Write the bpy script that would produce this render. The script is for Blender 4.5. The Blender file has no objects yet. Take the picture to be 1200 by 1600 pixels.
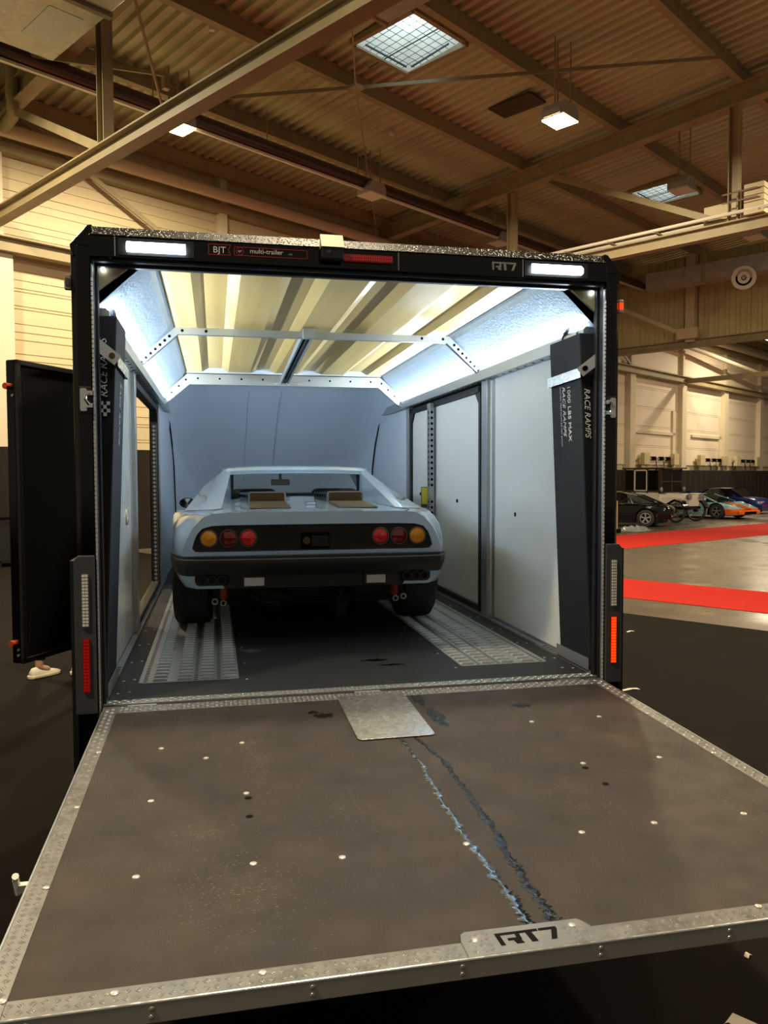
import bpy, bmesh, math, random
from mathutils import Vector, Matrix
random.seed(7)
SC = bpy.context.scene
COL = SC.collection
PI = math.pi
R = math.radians

# ------------------------------------------------------------------ camera
CAM = (-0.677, -3.583, 1.795)
cd = bpy.data.cameras.new('camera'); co = bpy.data.objects.new('camera', cd); COL.objects.link(co)
yaw, pitch, roll = R(11.945), R(-2.566), R(-0.195)
fw = Vector((math.sin(yaw)*math.cos(pitch), math.cos(yaw)*math.cos(pitch), math.sin(pitch)))
rt = Vector((math.cos(yaw), -math.sin(yaw), 0)); up = rt.cross(fw)
r2 = rt*math.cos(roll)+up*math.sin(roll); u2 = up*math.cos(roll)-rt*math.sin(roll)
m = Matrix((r2, u2, -fw)).transposed().to_4x4(); m.translation = Vector(CAM)
co.matrix_world = m
cd.sensor_fit = 'VERTICAL'; cd.sensor_height = 24; cd.lens = 24*1247.6/1600
cd.clip_start = .05; cd.clip_end = 300
SC.camera = co
# ------------------------------------------------------------------ world, exposure
w = bpy.data.worlds.new('world'); SC.world = w; w.use_nodes = True
bg = w.node_tree.nodes['Background']; bg.inputs[0].default_value = (1.0, .88, .67, 1); bg.inputs[1].default_value = .25
vs = SC.view_settings; vs.view_transform = 'Standard'; vs.look = 'None'; vs.gamma = 1; vs.use_curve_mapping = False
vs.exposure = 0.0
LAMP_W = 800.0      # each lit hall lamp
LED_W = 76.0        # each LED strip in the trailer
WORK_W = 3.0        # each rear LED light bar

# ------------------------------------------------------------------ helpers
def lin(c):
    if isinstance(c, str):
        c = tuple(int(c[i:i+2], 16)/255 for i in (0, 2, 4))
    return tuple(x/12.92 if x <= .04045 else ((x+.055)/1.055)**2.4 for x in c)
MATS = {}
def mat(name, col, rough=.5, metal=0, var=0, vscale=6, bump=0, bscale=60, col2=None, coat=0, spec=.5, emit=None, es=0, stretch=(1, 1, 1), rvar=0):
    if name in MATS: return MATS[name]
    M = bpy.data.materials.new(name); M.use_nodes = True; nt = M.node_tree; b = nt.nodes['Principled BSDF']
    c = lin(col)
    b.inputs['Base Color'].default_value = (*c, 1); b.inputs['Roughness'].default_value = rough; b.inputs['Metallic'].default_value = metal
    b.inputs['Specular IOR Level'].default_value = spec
    if coat: b.inputs['Coat Weight'].default_value = coat; b.inputs['Coat Roughness'].default_value = .05
    if emit is not None:
        b.inputs['Emission Color'].default_value = (*lin(emit), 1); b.inputs['Emission Strength'].default_value = es
    tc = None
    if var or bump or rvar:
        tc = nt.nodes.new('ShaderNodeTexCoord'); mp = nt.nodes.new('ShaderNodeMapping'); mp.inputs['Scale'].default_value = stretch
        nt.links.new(tc.outputs['Object'], mp.inputs['Vector'])
    if var:
        n = nt.nodes.new('ShaderNodeTexNoise'); n.inputs['Scale'].default_value = vscale; n.inputs['Detail'].default_value = 6; n.inputs['Roughness'].default_value = .6
        nt.links.new(mp.outputs[0], n.inputs['Vector'])
        rp = nt.nodes.new('ShaderNodeValToRGB'); rp.color_ramp.elements[0].position = .3; rp.color_ramp.elements[1].position = .72
        k = lin(col2) if col2 else tuple(max(0, x*(1-var)) for x in c)
        rp.color_ramp.elements[0].color = (*k, 1); rp.color_ramp.elements[1].color = (*c, 1)
        nt.links.new(n.outputs[0], rp.inputs[0]); nt.links.new(rp.outputs[0], b.inputs['Base Color'])
    if rvar:
        n3 = nt.nodes.new('ShaderNodeTexNoise'); n3.inputs['Scale'].default_value = vscale*1.7; n3.inputs['Detail'].default_value = 5
        nt.links.new(mp.outputs[0], n3.inputs['Vector'])
        mr = nt.nodes.new('ShaderNodeMapRange'); mr.inputs[1].default_value = .3; mr.inputs[2].default_value = .7
        mr.inputs[3].default_value = max(.02, rough-rvar); mr.inputs[4].default_value = min(1, rough+rvar)
        nt.links.new(n3.outputs[0], mr.inputs[0]); nt.links.new(mr.outputs[0], b.inputs['Roughness'])
    if bump:
        n2 = nt.nodes.new('ShaderNodeTexNoise'); n2.inputs['Scale'].default_value = bscale; n2.inputs['Detail'].default_value = 3
        nt.links.new(mp.outputs[0], n2.inputs['Vector'])
        bp = nt.nodes.new('ShaderNodeBump'); bp.inputs['Strength'].default_value = bump; bp.inputs['Distance'].default_value = .01
        nt.links.new(n2.outputs[0], bp.inputs['Height']); nt.links.new(bp.outputs[0], b.inputs['Normal'])
    MATS[name] = M
    return M
def glassmat(name, tint=(.8, .9, .9), gl=.12, rough=.02):
    M = bpy.data.materials.new(name); M.use_nodes = True; nt = M.node_tree; nt.nodes.clear()
    o = nt.nodes.new('ShaderNodeOutputMaterial'); mx = nt.nodes.new('ShaderNodeMixShader'); t = nt.nodes.new('ShaderNodeBsdfTransparent'); g = nt.nodes.new('ShaderNodeBsdfGlossy')
    fr = nt.nodes.new('ShaderNodeFresnel'); fr.inputs[0].default_value = 1.5
    ad = nt.nodes.new('ShaderNodeMath'); ad.operation = 'ADD'; ad.inputs[1].default_value = gl; ad.use_clamp = True
    t.inputs[0].default_value = (*tint, 1); g.inputs['Roughness'].default_value = rough
    nt.links.new(fr.outputs[0], ad.inputs[0]); nt.links.new(ad.outputs[0], mx.inputs[0]); nt.links.new(t.outputs[0], mx.inputs[1]); nt.links.new(g.outputs[0], mx.inputs[2]); nt.links.new(mx.outputs[0], o.inputs[0])
    MATS[name] = M
    return M

class MB:
    def __init__(s): s.v = []; s.f = []
    def add(s, vs, fs):
        n = len(s.v); s.v += [tuple(x) for x in vs]; s.f += [tuple(i+n for i in f) for f in fs]; return s
    def bx(s, x0, x1, y0, y1, z0, z1):
        return s.add([(x0,y0,z0),(x1,y0,z0),(x1,y1,z0),(x0,y1,z0),(x0,y0,z1),(x1,y0,z1),(x1,y1,z1),(x0,y1,z1)],
                     [(3,2,1,0),(4,5,6,7),(0,1,5,4),(1,2,6,5),(2,3,7,6),(3,0,4,7)])
    def box(s, c, d, rot=None):
        k = MB().bx(-d[0]/2, d[0]/2, -d[1]/2, d[1]/2, -d[2]/2, d[2]/2)
        M = rot if rot else Matrix.Identity(3)
        return s.add([M @ Vector(q)+Vector(c) for q in k.v], k.f)
    def beam(s, a, b, wd, ht, up=(0, 0, 1)):      # a box bar from a to b
        a = Vector(a); b = Vector(b); d = (b-a); L = d.length; d.normalize(); u = Vector(up)
        if abs(d.dot(u)) > .98: u = Vector((1, 0, 0))
        x = d.cross(u).normalized(); z = x.cross(d)
        return s.box((a+b)/2, (wd, L, ht), Matrix((x, d, z)).transposed())
    def ibeam(s, a, b, wd, ht, t=.02, up=(0, 0, 1)):
        a = Vector(a); b = Vector(b); d = (b-a).normalized(); u = Vector(up)
        x = d.cross(u).normalized(); z = x.cross(d)
        s.beam(a, b, t, ht-2*t, up); s.beam(a+z*(ht/2-t/2), b+z*(ht/2-t/2), wd, t, up); s.beam(a-z*(ht/2-t/2), b-z*(ht/2-t/2), wd, t, up); return s
    def cyl(s, a, b, r, n=12, r2=None, cap=True):
        a = Vector(a); b = Vector(b); r2 = r if r2 is None else r2
        d = (b-a).normalized(); u = Vector((0, 0, 1)) if abs(d.z) < .95 else Vector((1, 0, 0))
        x = d.cross(u).normalized(); y = d.cross(x)
        vs = []
        for i in range(n):
            t = 2*PI*i/n; o = x*math.cos(t)+y*math.sin(t); vs.append(a+o*r)
        for i in range(n):
            t = 2*PI*i/n; o = x*math.cos(t)+y*math.sin(t); vs.append(b+o*r2)
        fs = [(i, (i+1) % n, n+(i+1) % n, n+i) for i in range(n)]
        if cap: fs += [tuple(reversed(range(n))), tuple(range(n, 2*n))]
        return s.add(vs, fs)
    def ring(s, c, ax, r0, r1, h, n=24):          # flat ring
        c = Vector(c); ax = Vector(ax).normalized(); u = Vector((0, 0, 1)) if abs(ax.z) < .95 else Vector((1, 0, 0))
        x = ax.cross(u).normalized(); y = ax.cross(x); vs = []
        for (rr, hh) in ((r0, 0), (r1, 0), (r1, h), (r0, h)):
            for i in range(n):
                t = 2*PI*i/n; vs.append(c+x*math.cos(t)*rr+y*math.sin(t)*rr+ax*hh)
        fs = []
        for k in range(4):
            for i in range(n): fs.append((k*n+i, k*n+(i+1) % n, ((k+1) % 4)*n+(i+1) % n, ((k+1) % 4)*n+i))
        return s.add(vs, fs)
    def lathe(s, prof, c=(0, 0, 0), ax=(1, 0, 0), n=32, closed=False):   # prof: (r, h along ax)
        c = Vector(c); ax = Vector(ax).normalized(); u = Vector((0, 0, 1)) if abs(ax.z) < .95 else Vector((1, 0, 0))
        x = ax.cross(u).normalized(); y = ax.cross(x); vs = []
        for (rr, hh) in prof:
            for i in range(n):
                t = 2*PI*i/n; vs.append(c+(x*math.cos(t)+y*math.sin(t))*rr+ax*hh)
        fs = []; K = len(prof)
        for k in range(K if closed else K-1):
            for i in range(n): fs.append((k*n+i, k*n+(i+1) % n, ((k+1) % K)*n+(i+1) % n, ((k+1) % K)*n+i))
        return s.add(vs, fs)
    def prism(s, poly, o, u, v, h):               # polygon (a,b) in the axes u,v at o, pushed along h
        o = Vector(o); u = Vector(u); v = Vector(v); h = Vector(h); n = len(poly)
        vs = [o+u*a+v*b for a, b in poly]+[o+u*a+v*b+h for a, b in poly]
        return s.add(vs, [tuple(reversed(range(n))), tuple(range(n, 2*n))]+[(i, (i+1) % n, n+(i+1) % n, n+i) for i in range(n)])
    def loft(s, rings, closed=False, cap0=False, cap1=False):
        n = len(rings[0]); vs = [q for r in rings for q in r]; fs = []
        for k in range(len(rings)-1):
            for i in range(n if closed else n-1): fs.append((k*n+i, k*n+(i+1) % n, (k+1)*n+(i+1) % n, (k+1)*n+i))
        if cap0: fs.append(tuple(reversed(range(n))))
        if cap1: fs.append(tuple((len(rings)-1)*n+i for i in range(n)))
        return s.add(vs, fs)
    def tube(s, path, r, n=8):
        path = [Vector(q) for q in path]; rings = []
        for i, q in enumerate(path):
            d = (path[min(i+1, len(path)-1)]-path[max(i-1, 0)]).normalized(); u = Vector((0, 0, 1)) if abs(d.z) < .9 else Vector((1, 0, 0))
            x = d.cross(u).normalized(); y = d.cross(x)
            rings.append([q+(x*math.cos(2*PI*k/n)+y*math.sin(2*PI*k/n))*r for k in range(n)])
        return s.loft(rings, True, True, True)
    def rrect(s, x0, x1, z0, z1, y0, y1, r=.01, n=4, ):   # rounded rectangle in xz pushed along y
        pts = rr2(x0, x1, z0, z1, r, n); return s.prism(pts, (0, y0, 0), (1, 0, 0), (0, 0, 1), (0, y1-y0, 0))
    def mesh(s, name, smooth=None):
        me = bpy.data.meshes.new(name); me.from_pydata(s.v, [], s.f); me.update()
        bm = bmesh.new(); bm.from_mesh(me); bmesh.ops.recalc_face_normals(bm, faces=bm.faces); bm.to_mesh(me); bm.free()
        if smooth is not None:
            me.polygons.foreach_set('use_smooth', [True]*len(me.polygons)); me.set_sharp_from_angle(angle=R(smooth))
        return me
    def build(s, name, m, parent=None, smooth=None, bevel=0, loc=None, rot=None, kind=None, label=None):
        o = bpy.data.objects.new(name, s.mesh(name, smooth)); COL.objects.link(o)
        o.data.materials.append(m if not isinstance(m, str) else MATS[m])
        if parent: o.parent = parent
        if loc: o.location = loc
        if rot: o.rotation_euler = rot
        if bevel:
            bv = o.modifiers.new('bevel', 'BEVEL'); bv.width = bevel; bv.segments = 2; bv.limit_method = 'ANGLE'; bv.angle_limit = R(40)
        if kind: o['kind'] = kind
        if label: o['label'] = label
        return o
def rr2(x0, x1, z0, z1, r, n=4):
    pts = []
    for cx, cz, a in ((x1-r, z1-r, 0), (x0+r, z1-r, 90), (x0+r, z0+r, 180), (x1-r, z0+r, 270)):
        for i in range(n+1): t = R(a+90*i/n); pts.append((cx+r*math.cos(t), cz+r*math.sin(t)))
    return pts
def thing(name, label, cat, loc=(0, 0, 0), rz=0, group=None):
    o = bpy.data.objects.new(name, None); COL.objects.link(o); o.location = loc; o.rotation_euler = (0, 0, rz); o.empty_display_size = .1
    o['label'] = label; o['category'] = cat
    if group: o['group'] = group
    return o
def tag(o, label, cat, group=None):
    o['label'] = label; o['category'] = cat
    if group: o['group'] = group
    return o
def inst(src, parent, loc=None, rot=None):         # a copy that shares mesh data
    o = src.copy(); COL.objects.link(o); o.parent = parent
    if loc is not None: o.location = loc
    if rot is not None: o.rotation_euler = rot
    return o
def copy_tree(o, parent=None):
    c = o.copy(); COL.objects.link(c); c.parent = parent
    for ch in list(o.children): copy_tree(ch, c)
    return c
def text(s, size, name, m, parent, o, u, v, depth=.001, align='LEFT', shear=0, sx=1.0, label=None):
    cu = bpy.data.curves.new('t', 'FONT'); cu.body = s; cu.size = size; cu.align_x = align; cu.extrude = depth; cu.shear = shear; cu.resolution_u = 3
    ob = bpy.data.objects.new('t', cu); COL.objects.link(ob); dg = bpy.context.evaluated_depsgraph_get(); me = bpy.data.meshes.new_from_object(ob.evaluated_get(dg))
    bpy.data.objects.remove(ob); bpy.data.curves.remove(cu)
    u = Vector(u).normalized(); v = Vector(v).normalized(); n = u.cross(v)
    M = Matrix((u*sx, v, n)).transposed().to_4x4(); M.translation = Vector(o); me.transform(M)
    ob = bpy.data.objects.new(name, me); COL.objects.link(ob); me.materials.clear(); me.materials.append(m if not isinstance(m, str) else MATS[m]); ob.parent = parent
    if label: ob['label'] = label
    return ob
def area_light(name, loc, size, size_y, power, col, direction, parent=None):
    l = bpy.data.lights.new(name, 'AREA'); l.shape = 'RECTANGLE'; l.size = size; l.size_y = size_y; l.energy = power; l.color = col
    o = bpy.data.objects.new(name, l); COL.objects.link(o); o.location = loc
    z = -Vector(direction).normalized(); y = Vector((0, 1, 0)) if abs(z.y) < .9 else Vector((0, 0, 1)); x = y.cross(z).normalized(); y = z.cross(x)
    o.rotation_euler = Matrix((x, y, z)).transposed().to_euler()
    if parent: o.parent = parent
    return o
# hall axes: x runs along the long wall, y towards it; built in hall metres and turned as one
HZ = R(90-55.845); HO = Vector((-.677, -3.583, 0)); HM = Matrix.Rotation(HZ, 4, 'Z'); HM.translation = HO
def H(p, q, z=0): return HM @ Vector((p, q, z))
def hall(o): o.location = HO; o.rotation_euler = (0, 0, HZ); return o
def struct(o): o['kind'] = 'structure'; return o
def zroof(q): return 10.3+.072*(19-q)

# ------------------------------------------------------------------ materials
mat('steel_paint', 'a0926f', .55, var=.25, vscale=2)
mat('roof_deck', 'c0c09a', .45, 0, var=.22, vscale=.6, stretch=(4, .4, 1))
mat('wall_panel', 'cfc09a', .6, var=.12, vscale=1.5, stretch=(.3, .3, 2))
mat('wall_white', 'd8cdb4', .6, var=.08, vscale=1)
mat('concrete', '665c4f', .32, var=.35, vscale=.7, rvar=.14, bump=.05, bscale=30)
mat('black_carpet', '17120d', .85, var=.35, vscale=1.6, bump=.15, bscale=400, spec=.1)
mat('red_carpet', 'c2281c', .9, var=.15, vscale=3, bump=.2, bscale=500, spec=.2)
mat('drape', '2a2520', .9, var=.3, vscale=.5, stretch=(1, 1, .1), spec=.2)
mat('galv', 'b3b1a6', .4, .5, var=.25, vscale=5, rvar=.1)
mat('dark_pipe', '5a4a45', .28, .6, var=.2, vscale=3)
mat('white_paint', 'd9d5c8', .5)
mat('lamp_case', 'a9a397', .5, var=.1)
mat('lamp_glow', 'fff0d0', .5, emit='ffd795', es=38)
mat('sky_pane', 'dff2ff', .4, emit='cfeaf8', es=3.2)
mat('wire', '40565c', .5)
mat('bulk_sheet', 'cdc190', .45, .2, var=.15, vscale=1)
mat('black_gloss', '060607', .12, spec=.25, coat=.12, rvar=.04, vscale=5)
mat('black_wet', '060606', .3, spec=.3)
mat('droplet', '100e0c', .22, coat=.25, spec=.4)
mat('wall_far', 'e6d8c4', .6, var=.06, vscale=1)
mat('strip_base', '85837e', .4, .7, var=.2, vscale=12, rvar=.1)
mat('black_satin', '121213', .4, bump=.05, bscale=200)
mat('rubber', '0b0b0c', .55, bump=.2, bscale=300)
mat('grey_plastic', '3a3c41', .5, bump=.05, bscale=400)
mat('alu', 'b9bcbd', .34, .8, var=.04, vscale=3)
mat('alu_dull', '9fa3a6', .42, .7, var=.08, vscale=10, rvar=.06)
mat('alu_bright', 'd2d4d6', .25, .85, var=.05, vscale=30, rvar=.06)
mat('fascia', 'b8b3a9', .38, .1, var=.15, vscale=6, stretch=(.3, 1, 1))
mat('white_panel', 'dde0e0', .16, var=.05, vscale=3, rvar=.05)
mat('cove', 'b6c6d6', .5, var=.08, vscale=30, bump=.25, bscale=60)
mat('nose', 'd3dde8', .35, var=.06, vscale=1.2)
mat('ceiling_sheet', 'd6ba7e', .45, var=.16, vscale=2.2, col2='bd9a52', stretch=(3, .12, 1), bump=.05, bscale=60)
mat('deck_mat', '1c1c1e', .6, var=.2, vscale=5, bump=.2, bscale=300)
mat('ramp_mat', '3d352e', .5, var=.3, vscale=4.5, bump=.3, bscale=260, rvar=.12, col2='2b2622', spec=.22)
mat('screw', 'cfcac0', .3, .6)
mat('hole', '040404', .7, spec=.1)
mat('chalk', '7d7260', .9)
mat('water', '12181d', .08, bump=.2, bscale=40, spec=1.0)
mat('water_dark', '040405', .22, bump=.5, bscale=60, spec=.35)
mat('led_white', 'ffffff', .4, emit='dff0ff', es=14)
mat('led_strip', 'ffffff', .4, emit='cfe8ff', es=9)
mat('lens_red', '5a0505', .15, coat=.5, emit='ff1608', es=.05)
mat('lens_red_lit', 'ff3a18', .2, emit='ff3208', es=2.2)
mat('lens_clear', 'd8d8d4', .12, .3, coat=.5)
mat('lens_base', '6d6d6b', .2, coat=.3)
mat('lens_cell', 'e2e2dd', .2, coat=.5)
mat('louvre', 'd6dadb', .3, .45)
mat('plate_metal', 'a9adb0', .4, .45, var=.08, vscale=10)
mat('hood_beige', 'ab916a', .5)
mat('lens_dark_red', '6d0509', .12, coat=.7)
mat('lens_bright_red', 'd01a1a', .12, coat=.7)
mat('lens_amber', 'd98a12', .12, coat=.7)
mat('decal_white', 'dcdcd8', .5)
mat('decal_red', '9a1f22', .5)
mat('decal_grey', '8d8d8c', .5)
mat('foam', '1b1c20', .7, var=.25, vscale=4, bump=.3, bscale=300, spec=.3)
mat('car_blue', 'b2c6d9', .25, .12, coat=.7)
mat('car_black', '0e0e0f', .45, bump=.04, bscale=300)
mat('bumper_black', '171616', .38, var=.2, vscale=9)
mat('bronze', '5f4c33', .35, .6, var=.2, vscale=12)
mat('bronze_dark', '4a3c2c', .5, .4)
mat('chrome', 'd5d5d5', .1, 1)
mat('mirror', 'e4e4e4', .03, 1)
mat('tyre', '323232', .75, bump=.15, bscale=200, spec=.3)
mat('orange_metal', 'b0401c', .45, .2)
mat('under', '18171a', .6, .3, var=.4, vscale=14)
mat('yellow', 'cdbb2e', .5)
mat('skin', 'b58a6e', .55)
mat('cloth_navy', '1d2436', .85, var=.2, vscale=20)
mat('cloth_dark', '191819', .85, var=.2, vscale=20)
mat('cloth_grey', '4a463f', .85, var=.2, vscale=20)
mat('hair', '2a1d14', .6)
mat('shoe', 'dcd6c2', .6, var=.12, vscale=30)
mat('sole', 'cfc09a', .7)
mat('paper', 'd9cbb6', .8)
mat('ink', '2a1c1a', .7)
mat('plastic_film', '8f979d', .2, coat=.4)
mat('case_dark', '15151a', .5)
glassmat('glass_clear', (.96, .98, .98), .0)
glassmat('glass_dark', (.10, .12, .13), .06)
glassmat('glass_mid', (.45, .5, .5), .05)
# ================================================================== THE HALL
# ---- floor
fl = MB().bx(-40, 85, -40, 22, -.1, 0).build('floor', 'concrete'); struct(hall(fl)); fl['label'] = 'shiny grey concrete hall floor'
bc = MB().bx(-20, 9.6, -20, 18.1, 0, .006).build('carpet', 'black_carpet'); tag(hall(bc), 'dark black-brown carpet under the trailer', 'carpet')
rc = MB().bx(10.85, 12.8, -20, 18.1, 0, .008).build('carpet', 'red_carpet'); tag(hall(rc), 'red carpet strip beside the black carpet', 'carpet', 'red carpet strips')
k = .147
rc2 = MB().prism([(12.82, 10.04), (60, 10.04-k*47.18), (60, 12.45-k*47.18+1.2), (12.82, 12.6)], (0, 0, 0), (1, 0, 0), (0, 1, 0), (0, 0, .007)).build('carpet', 'red_carpet')
tag(hall(rc2), 'red carpet strip in front of the parked cars', 'carpet', 'red carpet strips')
# ---- long wall with its boards
COLS = [1.05+6.05*i for i in range(-1, 11)]
wl = MB().bx(-12, 80, 19.06, 19.3, 0, 10.4).build('wall_left', 'wall_panel'); struct(hall(wl)); wl['label'] = 'cream clad hall wall behind the black drape'
def board(width, h, grooves):
    prof = [(0, .0)]; z = 0
    for g in grooves: prof += [(.0, g-.012), (.02, g-.006), (.02, g+.006), (.0, g+.012)]
    prof = [(0, 0)]+[q for g in grooves for q in ((0, g-.014), (.022, g-.006), (.022, g+.006), (0, g+.014))]+[(0, h)]
    b = MB(); b.loft([[(x, d, zz) for d, zz in prof] for x in (0, width)])
    b.add([(0, 0, 0), (width, 0, 0), (width, .06, 0), (0, .06, 0)], [(0, 1, 2, 3)]); b.add([(0, 0, h), (width, 0, h), (width, .06, h), (0, .06, h)], [(0, 1, 2, 3)])
    return b
gsets = [[.2, .4, .6, .8], [.15, .3, .62, .8], [.33, .4, .73, .8], [.25, .5, .75], [.9]]
src = []
for gs in gsets:
    src.append(board(5.99, .985, gs))
first = {}
for i, cx in enumerate(COLS[:-1]):
    for r in range(8):
        gi = (i*3+r*5+r//2) % 4 if cx < 30 else 4
        zz = 2.35+r*1.0
        if zz+.98 > 10.35: continue
        if gi not in first:
            o = src[gi].build('wall_board', 'wall_far' if gi == 4 else 'wall_panel', wl); first[gi] = o; o.location = (cx+.03, 19.0, zz)
        else: inst(first[gi], wl, (cx+.03, 19.0, zz))
pil0 = None
for i, cx in enumerate(COLS):
    b = MB().bx(-.28, .28, 18.72, 19.06, 0, 6.95)
    if pil0 is None: pil0 = b.build('pilaster', 'wall_white', wl); pil0.location = (cx, 0, 0)
    else: inst(pil0, wl, (cx, 0, 0))
up0 = None
for i, cx in enumerate(COLS):
    b = MB().bx(-.11, .11, 18.78, 19.0, 7.2, 10.3)
    if up0 is None: up0 = b.build('column', 'wall_white', wl); up0.location = (cx, 0, 0)
    else: inst(up0, wl, (cx, 0, 0))
MB().ibeam((-12, 18.7, 7.02), (80, 18.7, 7.02), .3, .34, .03).build('ledge_beam', 'steel_paint', wl)
MB().bx(-12, 80, 18.72, 18.98, 9.08, 9.3).build('upper_beam', 'steel_paint', wl)
# diagonal wind braces on the wall
for a, b in (((7.1, 18.75, 10.2), (13.0, 18.75, 7.2)), ((31.3, 18.75, 10.2), (37.3, 18.75, 7.2))):
    MB().beam(a, b, .05, .12).build('wind_brace', 'steel_paint', wl)
# shallow door recess frames low on the far bays
for x0, x1 in ((37.9, 42.7), (44.9, 49.2)):
    b = MB(); b.bx(x0, x1, 18.9, 19.02, 3.95, 4.1); b.bx(x1-.35, x1, 18.9, 19.02, 2.0, 5.3); b.build('recess_frame', 'wall_white', wl)
we_ = MB().bx(72, 72.3, -40, 19.3, 0, 14).build('wall_back', 'wall_far'); struct(hall(we_)); we_['label'] = 'plain pale end wall far down the hall'
# heating pipe along the wall
pp = thing('wall_pipe', 'long pale pipe running high along the cream wall', 'pipe', H(0, 18.45, 9.45), HZ)
MB().cyl((-12, 0, 0), (70, 0, 0), .15, 16).build('pipe', 'wall_white', pp, 40)
hn = MB().cyl((0, 0, .1), (0, 0, 1.0), .012, 6); hs = None
for i in range(24):
    x = 2+i*1.52
    if hs is None: hs = hn.build('hanger', 'steel_paint', pp, loc=(x, 0, 0))
    else: inst(hs, pp, (x, 0, 0))
dn = MB(); dn.tube([(7.2-.3, -1.1, 1.3), (6.9, -1.1, .3), (6.95, -1.0, .12), (7.05, -.75, .05), (7.1, -.1, .0)], .13, 10); dn.build('downpipe', 'steel_paint', pp, 40)
# ---- roof deck: trapezoid sheet with two skylight holes
SKY = ((11.85, 13.45, 10.65, 12.15), (24.0, 25.6, 10.7, 12.15))
deck = MB()
def sheet(p0, p1, q0, q1):
    n = max(1, round((p1-p0)/.29)); d = (p1-p0)/n; prof = []
    for i in range(n):
        x = p0+i*d; prof += [(x, 0), (x+d*.38, 0), (x+d*.52, .075), (x+d*.86, .075)]
    prof.append((p1, 0))
    deck.loft([[(x, q, zroof(q)+h) for x, h in prof] for q in (q0, q1)])
ps = [-14]+[v for s in SKY for v in s[:2]]+[80]
sheet(ps[0], ps[1], -14, 19.3); sheet(ps[2], ps[3], -14, 19.3); sheet(ps[4], ps[5], -14, 19.3)
for s in SKY: sheet(s[0], s[1], -14, s[2]); sheet(s[0], s[1], s[3], 19.3)
ce = deck.build('ceiling', 'roof_deck'); struct(hall(ce)); ce['label'] = 'brown corrugated metal roof deck of the hall'
PUR = [19-.12-2.98*i for i in range(0, 11)]
for i, q in enumerate([18.6, 15.95, 13.1, 10.15, 7.1, 4.1, 1.1, -1.9, -4.9, -7.9, -10.9]):
    z = zroof(q)-.17
    MB().ibeam((-14, q, z), (80, q, z), .16, .34, .022).build('purlin', 'steel_paint', ce)
b = MB()
cl = MB()
for q in (15.95, 13.1, 10.15, 7.1):
    for i in range(70): x = 4+i*.42; cl.bx(x, x+.16, q+.06, q+.16, zroof(q)-.02, zroof(q)+.02)
o = cl.build('deck_clips', 'steel_paint', ce, kind='stuff')
# dark roof hatch
MB().bx(16.2, 16.9, 10.8, 12.0, zroof(11.4)-.08, zroof(11.4)-.03).build('hatch', 'bronze_dark', ce)
# ---- skylights
for n, s in enumerate(SKY):
    p0, p1, q0, q1 = s; cx, cy = (p0+p1)/2, (q0+q1)/2; zc = zroof(cy)-.02
    b = MB(); t = .07
    def zz(q): return zroof(q)
    b.add([(p0, q0, zz(q0)-.05), (p1, q0, zz(q0)-.05), (p1, q1, zz(q1)-.05), (p0, q1, zz(q1)-.05), (p0+.05, q0+.05, zz(q0)+.75), (p1-.05, q0+.05, zz(q0)+.75), (p1-.05, q1-.05, zz(q1)+.75), (p0+.05, q1-.05, zz(q1)+.75)], [(0, 1, 5, 4), (1, 2, 6, 5), (2, 3, 7, 6), (3, 0, 4, 7)])
    wn = b.build('window_%d' % (n+1), 'white_paint'); struct(hall(wn)); wn['label'] = 'square skylight shaft in the roof, daylight behind wire grid'
    MB().bx(p0, p1, q0, q1, zz(cy)+.74, zz(cy)+.78).build('pane', 'sky_pane', wn)
    f = MB()
    f.bx(p0-.1, p0, q0-.1, q1+.1, zz(cy)-.12, zz(cy)); f.bx(p1, p1+.1, q0-.1, q1+.1, zz(cy)-.12, zz(cy)); f.bx(p0, p1, q0-.1, q0, zz(q0)-.1, zz(q0)); f.bx(p0, p1, q1, q1+.1, zz(q1)-.1, zz(q1))
    f.build('frame', 'steel_paint', wn)
    g = MB()
    for i in range(1, 8):
        x = p0+(p1-p0)*i/8; g.cyl((x, q0, zz(q0)-.03), (x, q1, zz(q1)-.03), .006, 5); y = q0+(q1-q0)*i/8; g.cyl((p0, y, zz(y)-.03), (p1, y, zz(y)-.03), .006, 5)
    g.cyl((cx+.05, q0-.5, zz(q0)-.06), (cx+.05, q1+.5, zz(q1)-.06), .013, 6)
    g.build('wire_grid', 'wire', wn)
    h = MB(); h.beam((p0+.15, q1-.12, zz(q1)-.05), (p1-.2, q1-.12, zz(q1)-.05), .03, .03); h.beam((p1-.12, q0+.25, zz(q0)-.05), (p1-.12, q1-.2, zz(q1)-.05), .03, .03); h.build('opener_bar', 'wire', wn)
# ---- trusses
def truss(p, label, posts, diags, q0=-14, q1=18.8, tray=False, upper=True):
    t = thing('roof_truss', label, 'truss', H(p, 0, 0), HZ, 'steel roof trusses')
    MB().ibeam((0, q0, 7.58), (0, q1, 7.58), .26, .30, .03).build('lower_chord', 'steel_paint', t)
    if upper: MB().ibeam((0, q0, zroof(q0)-.55), (0, q1, zroof(q1)-.55), .30, .46, .03).build('upper_chord', 'steel_paint', t)
    for q in posts: MB().ibeam((0, q, 7.7), (0, q, zroof(q)-.7), .2, .24, .025, up=(0, 1, 0)).build('post', 'steel_paint', t)
    for (a, za), (b_, zb) in diags: MB().beam((0, a, za), (0, b_, zb), .1, .16).build('diagonal', 'steel_paint', t)
    if tray:
        for off in (-.22, .22):
            MB().cyl((off, q0, 7.86), (off, q1, 7.86), .045, 8).build('cable_tube', 'white_paint', t, 40)
        b = MB()
        for i in range(26): b.box((0, q0+.6+i*1.25, 7.83), (.52, .05, .05))
        b.build('tube_clamps', 'steel_paint', t, kind='stuff')
    return t
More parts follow.
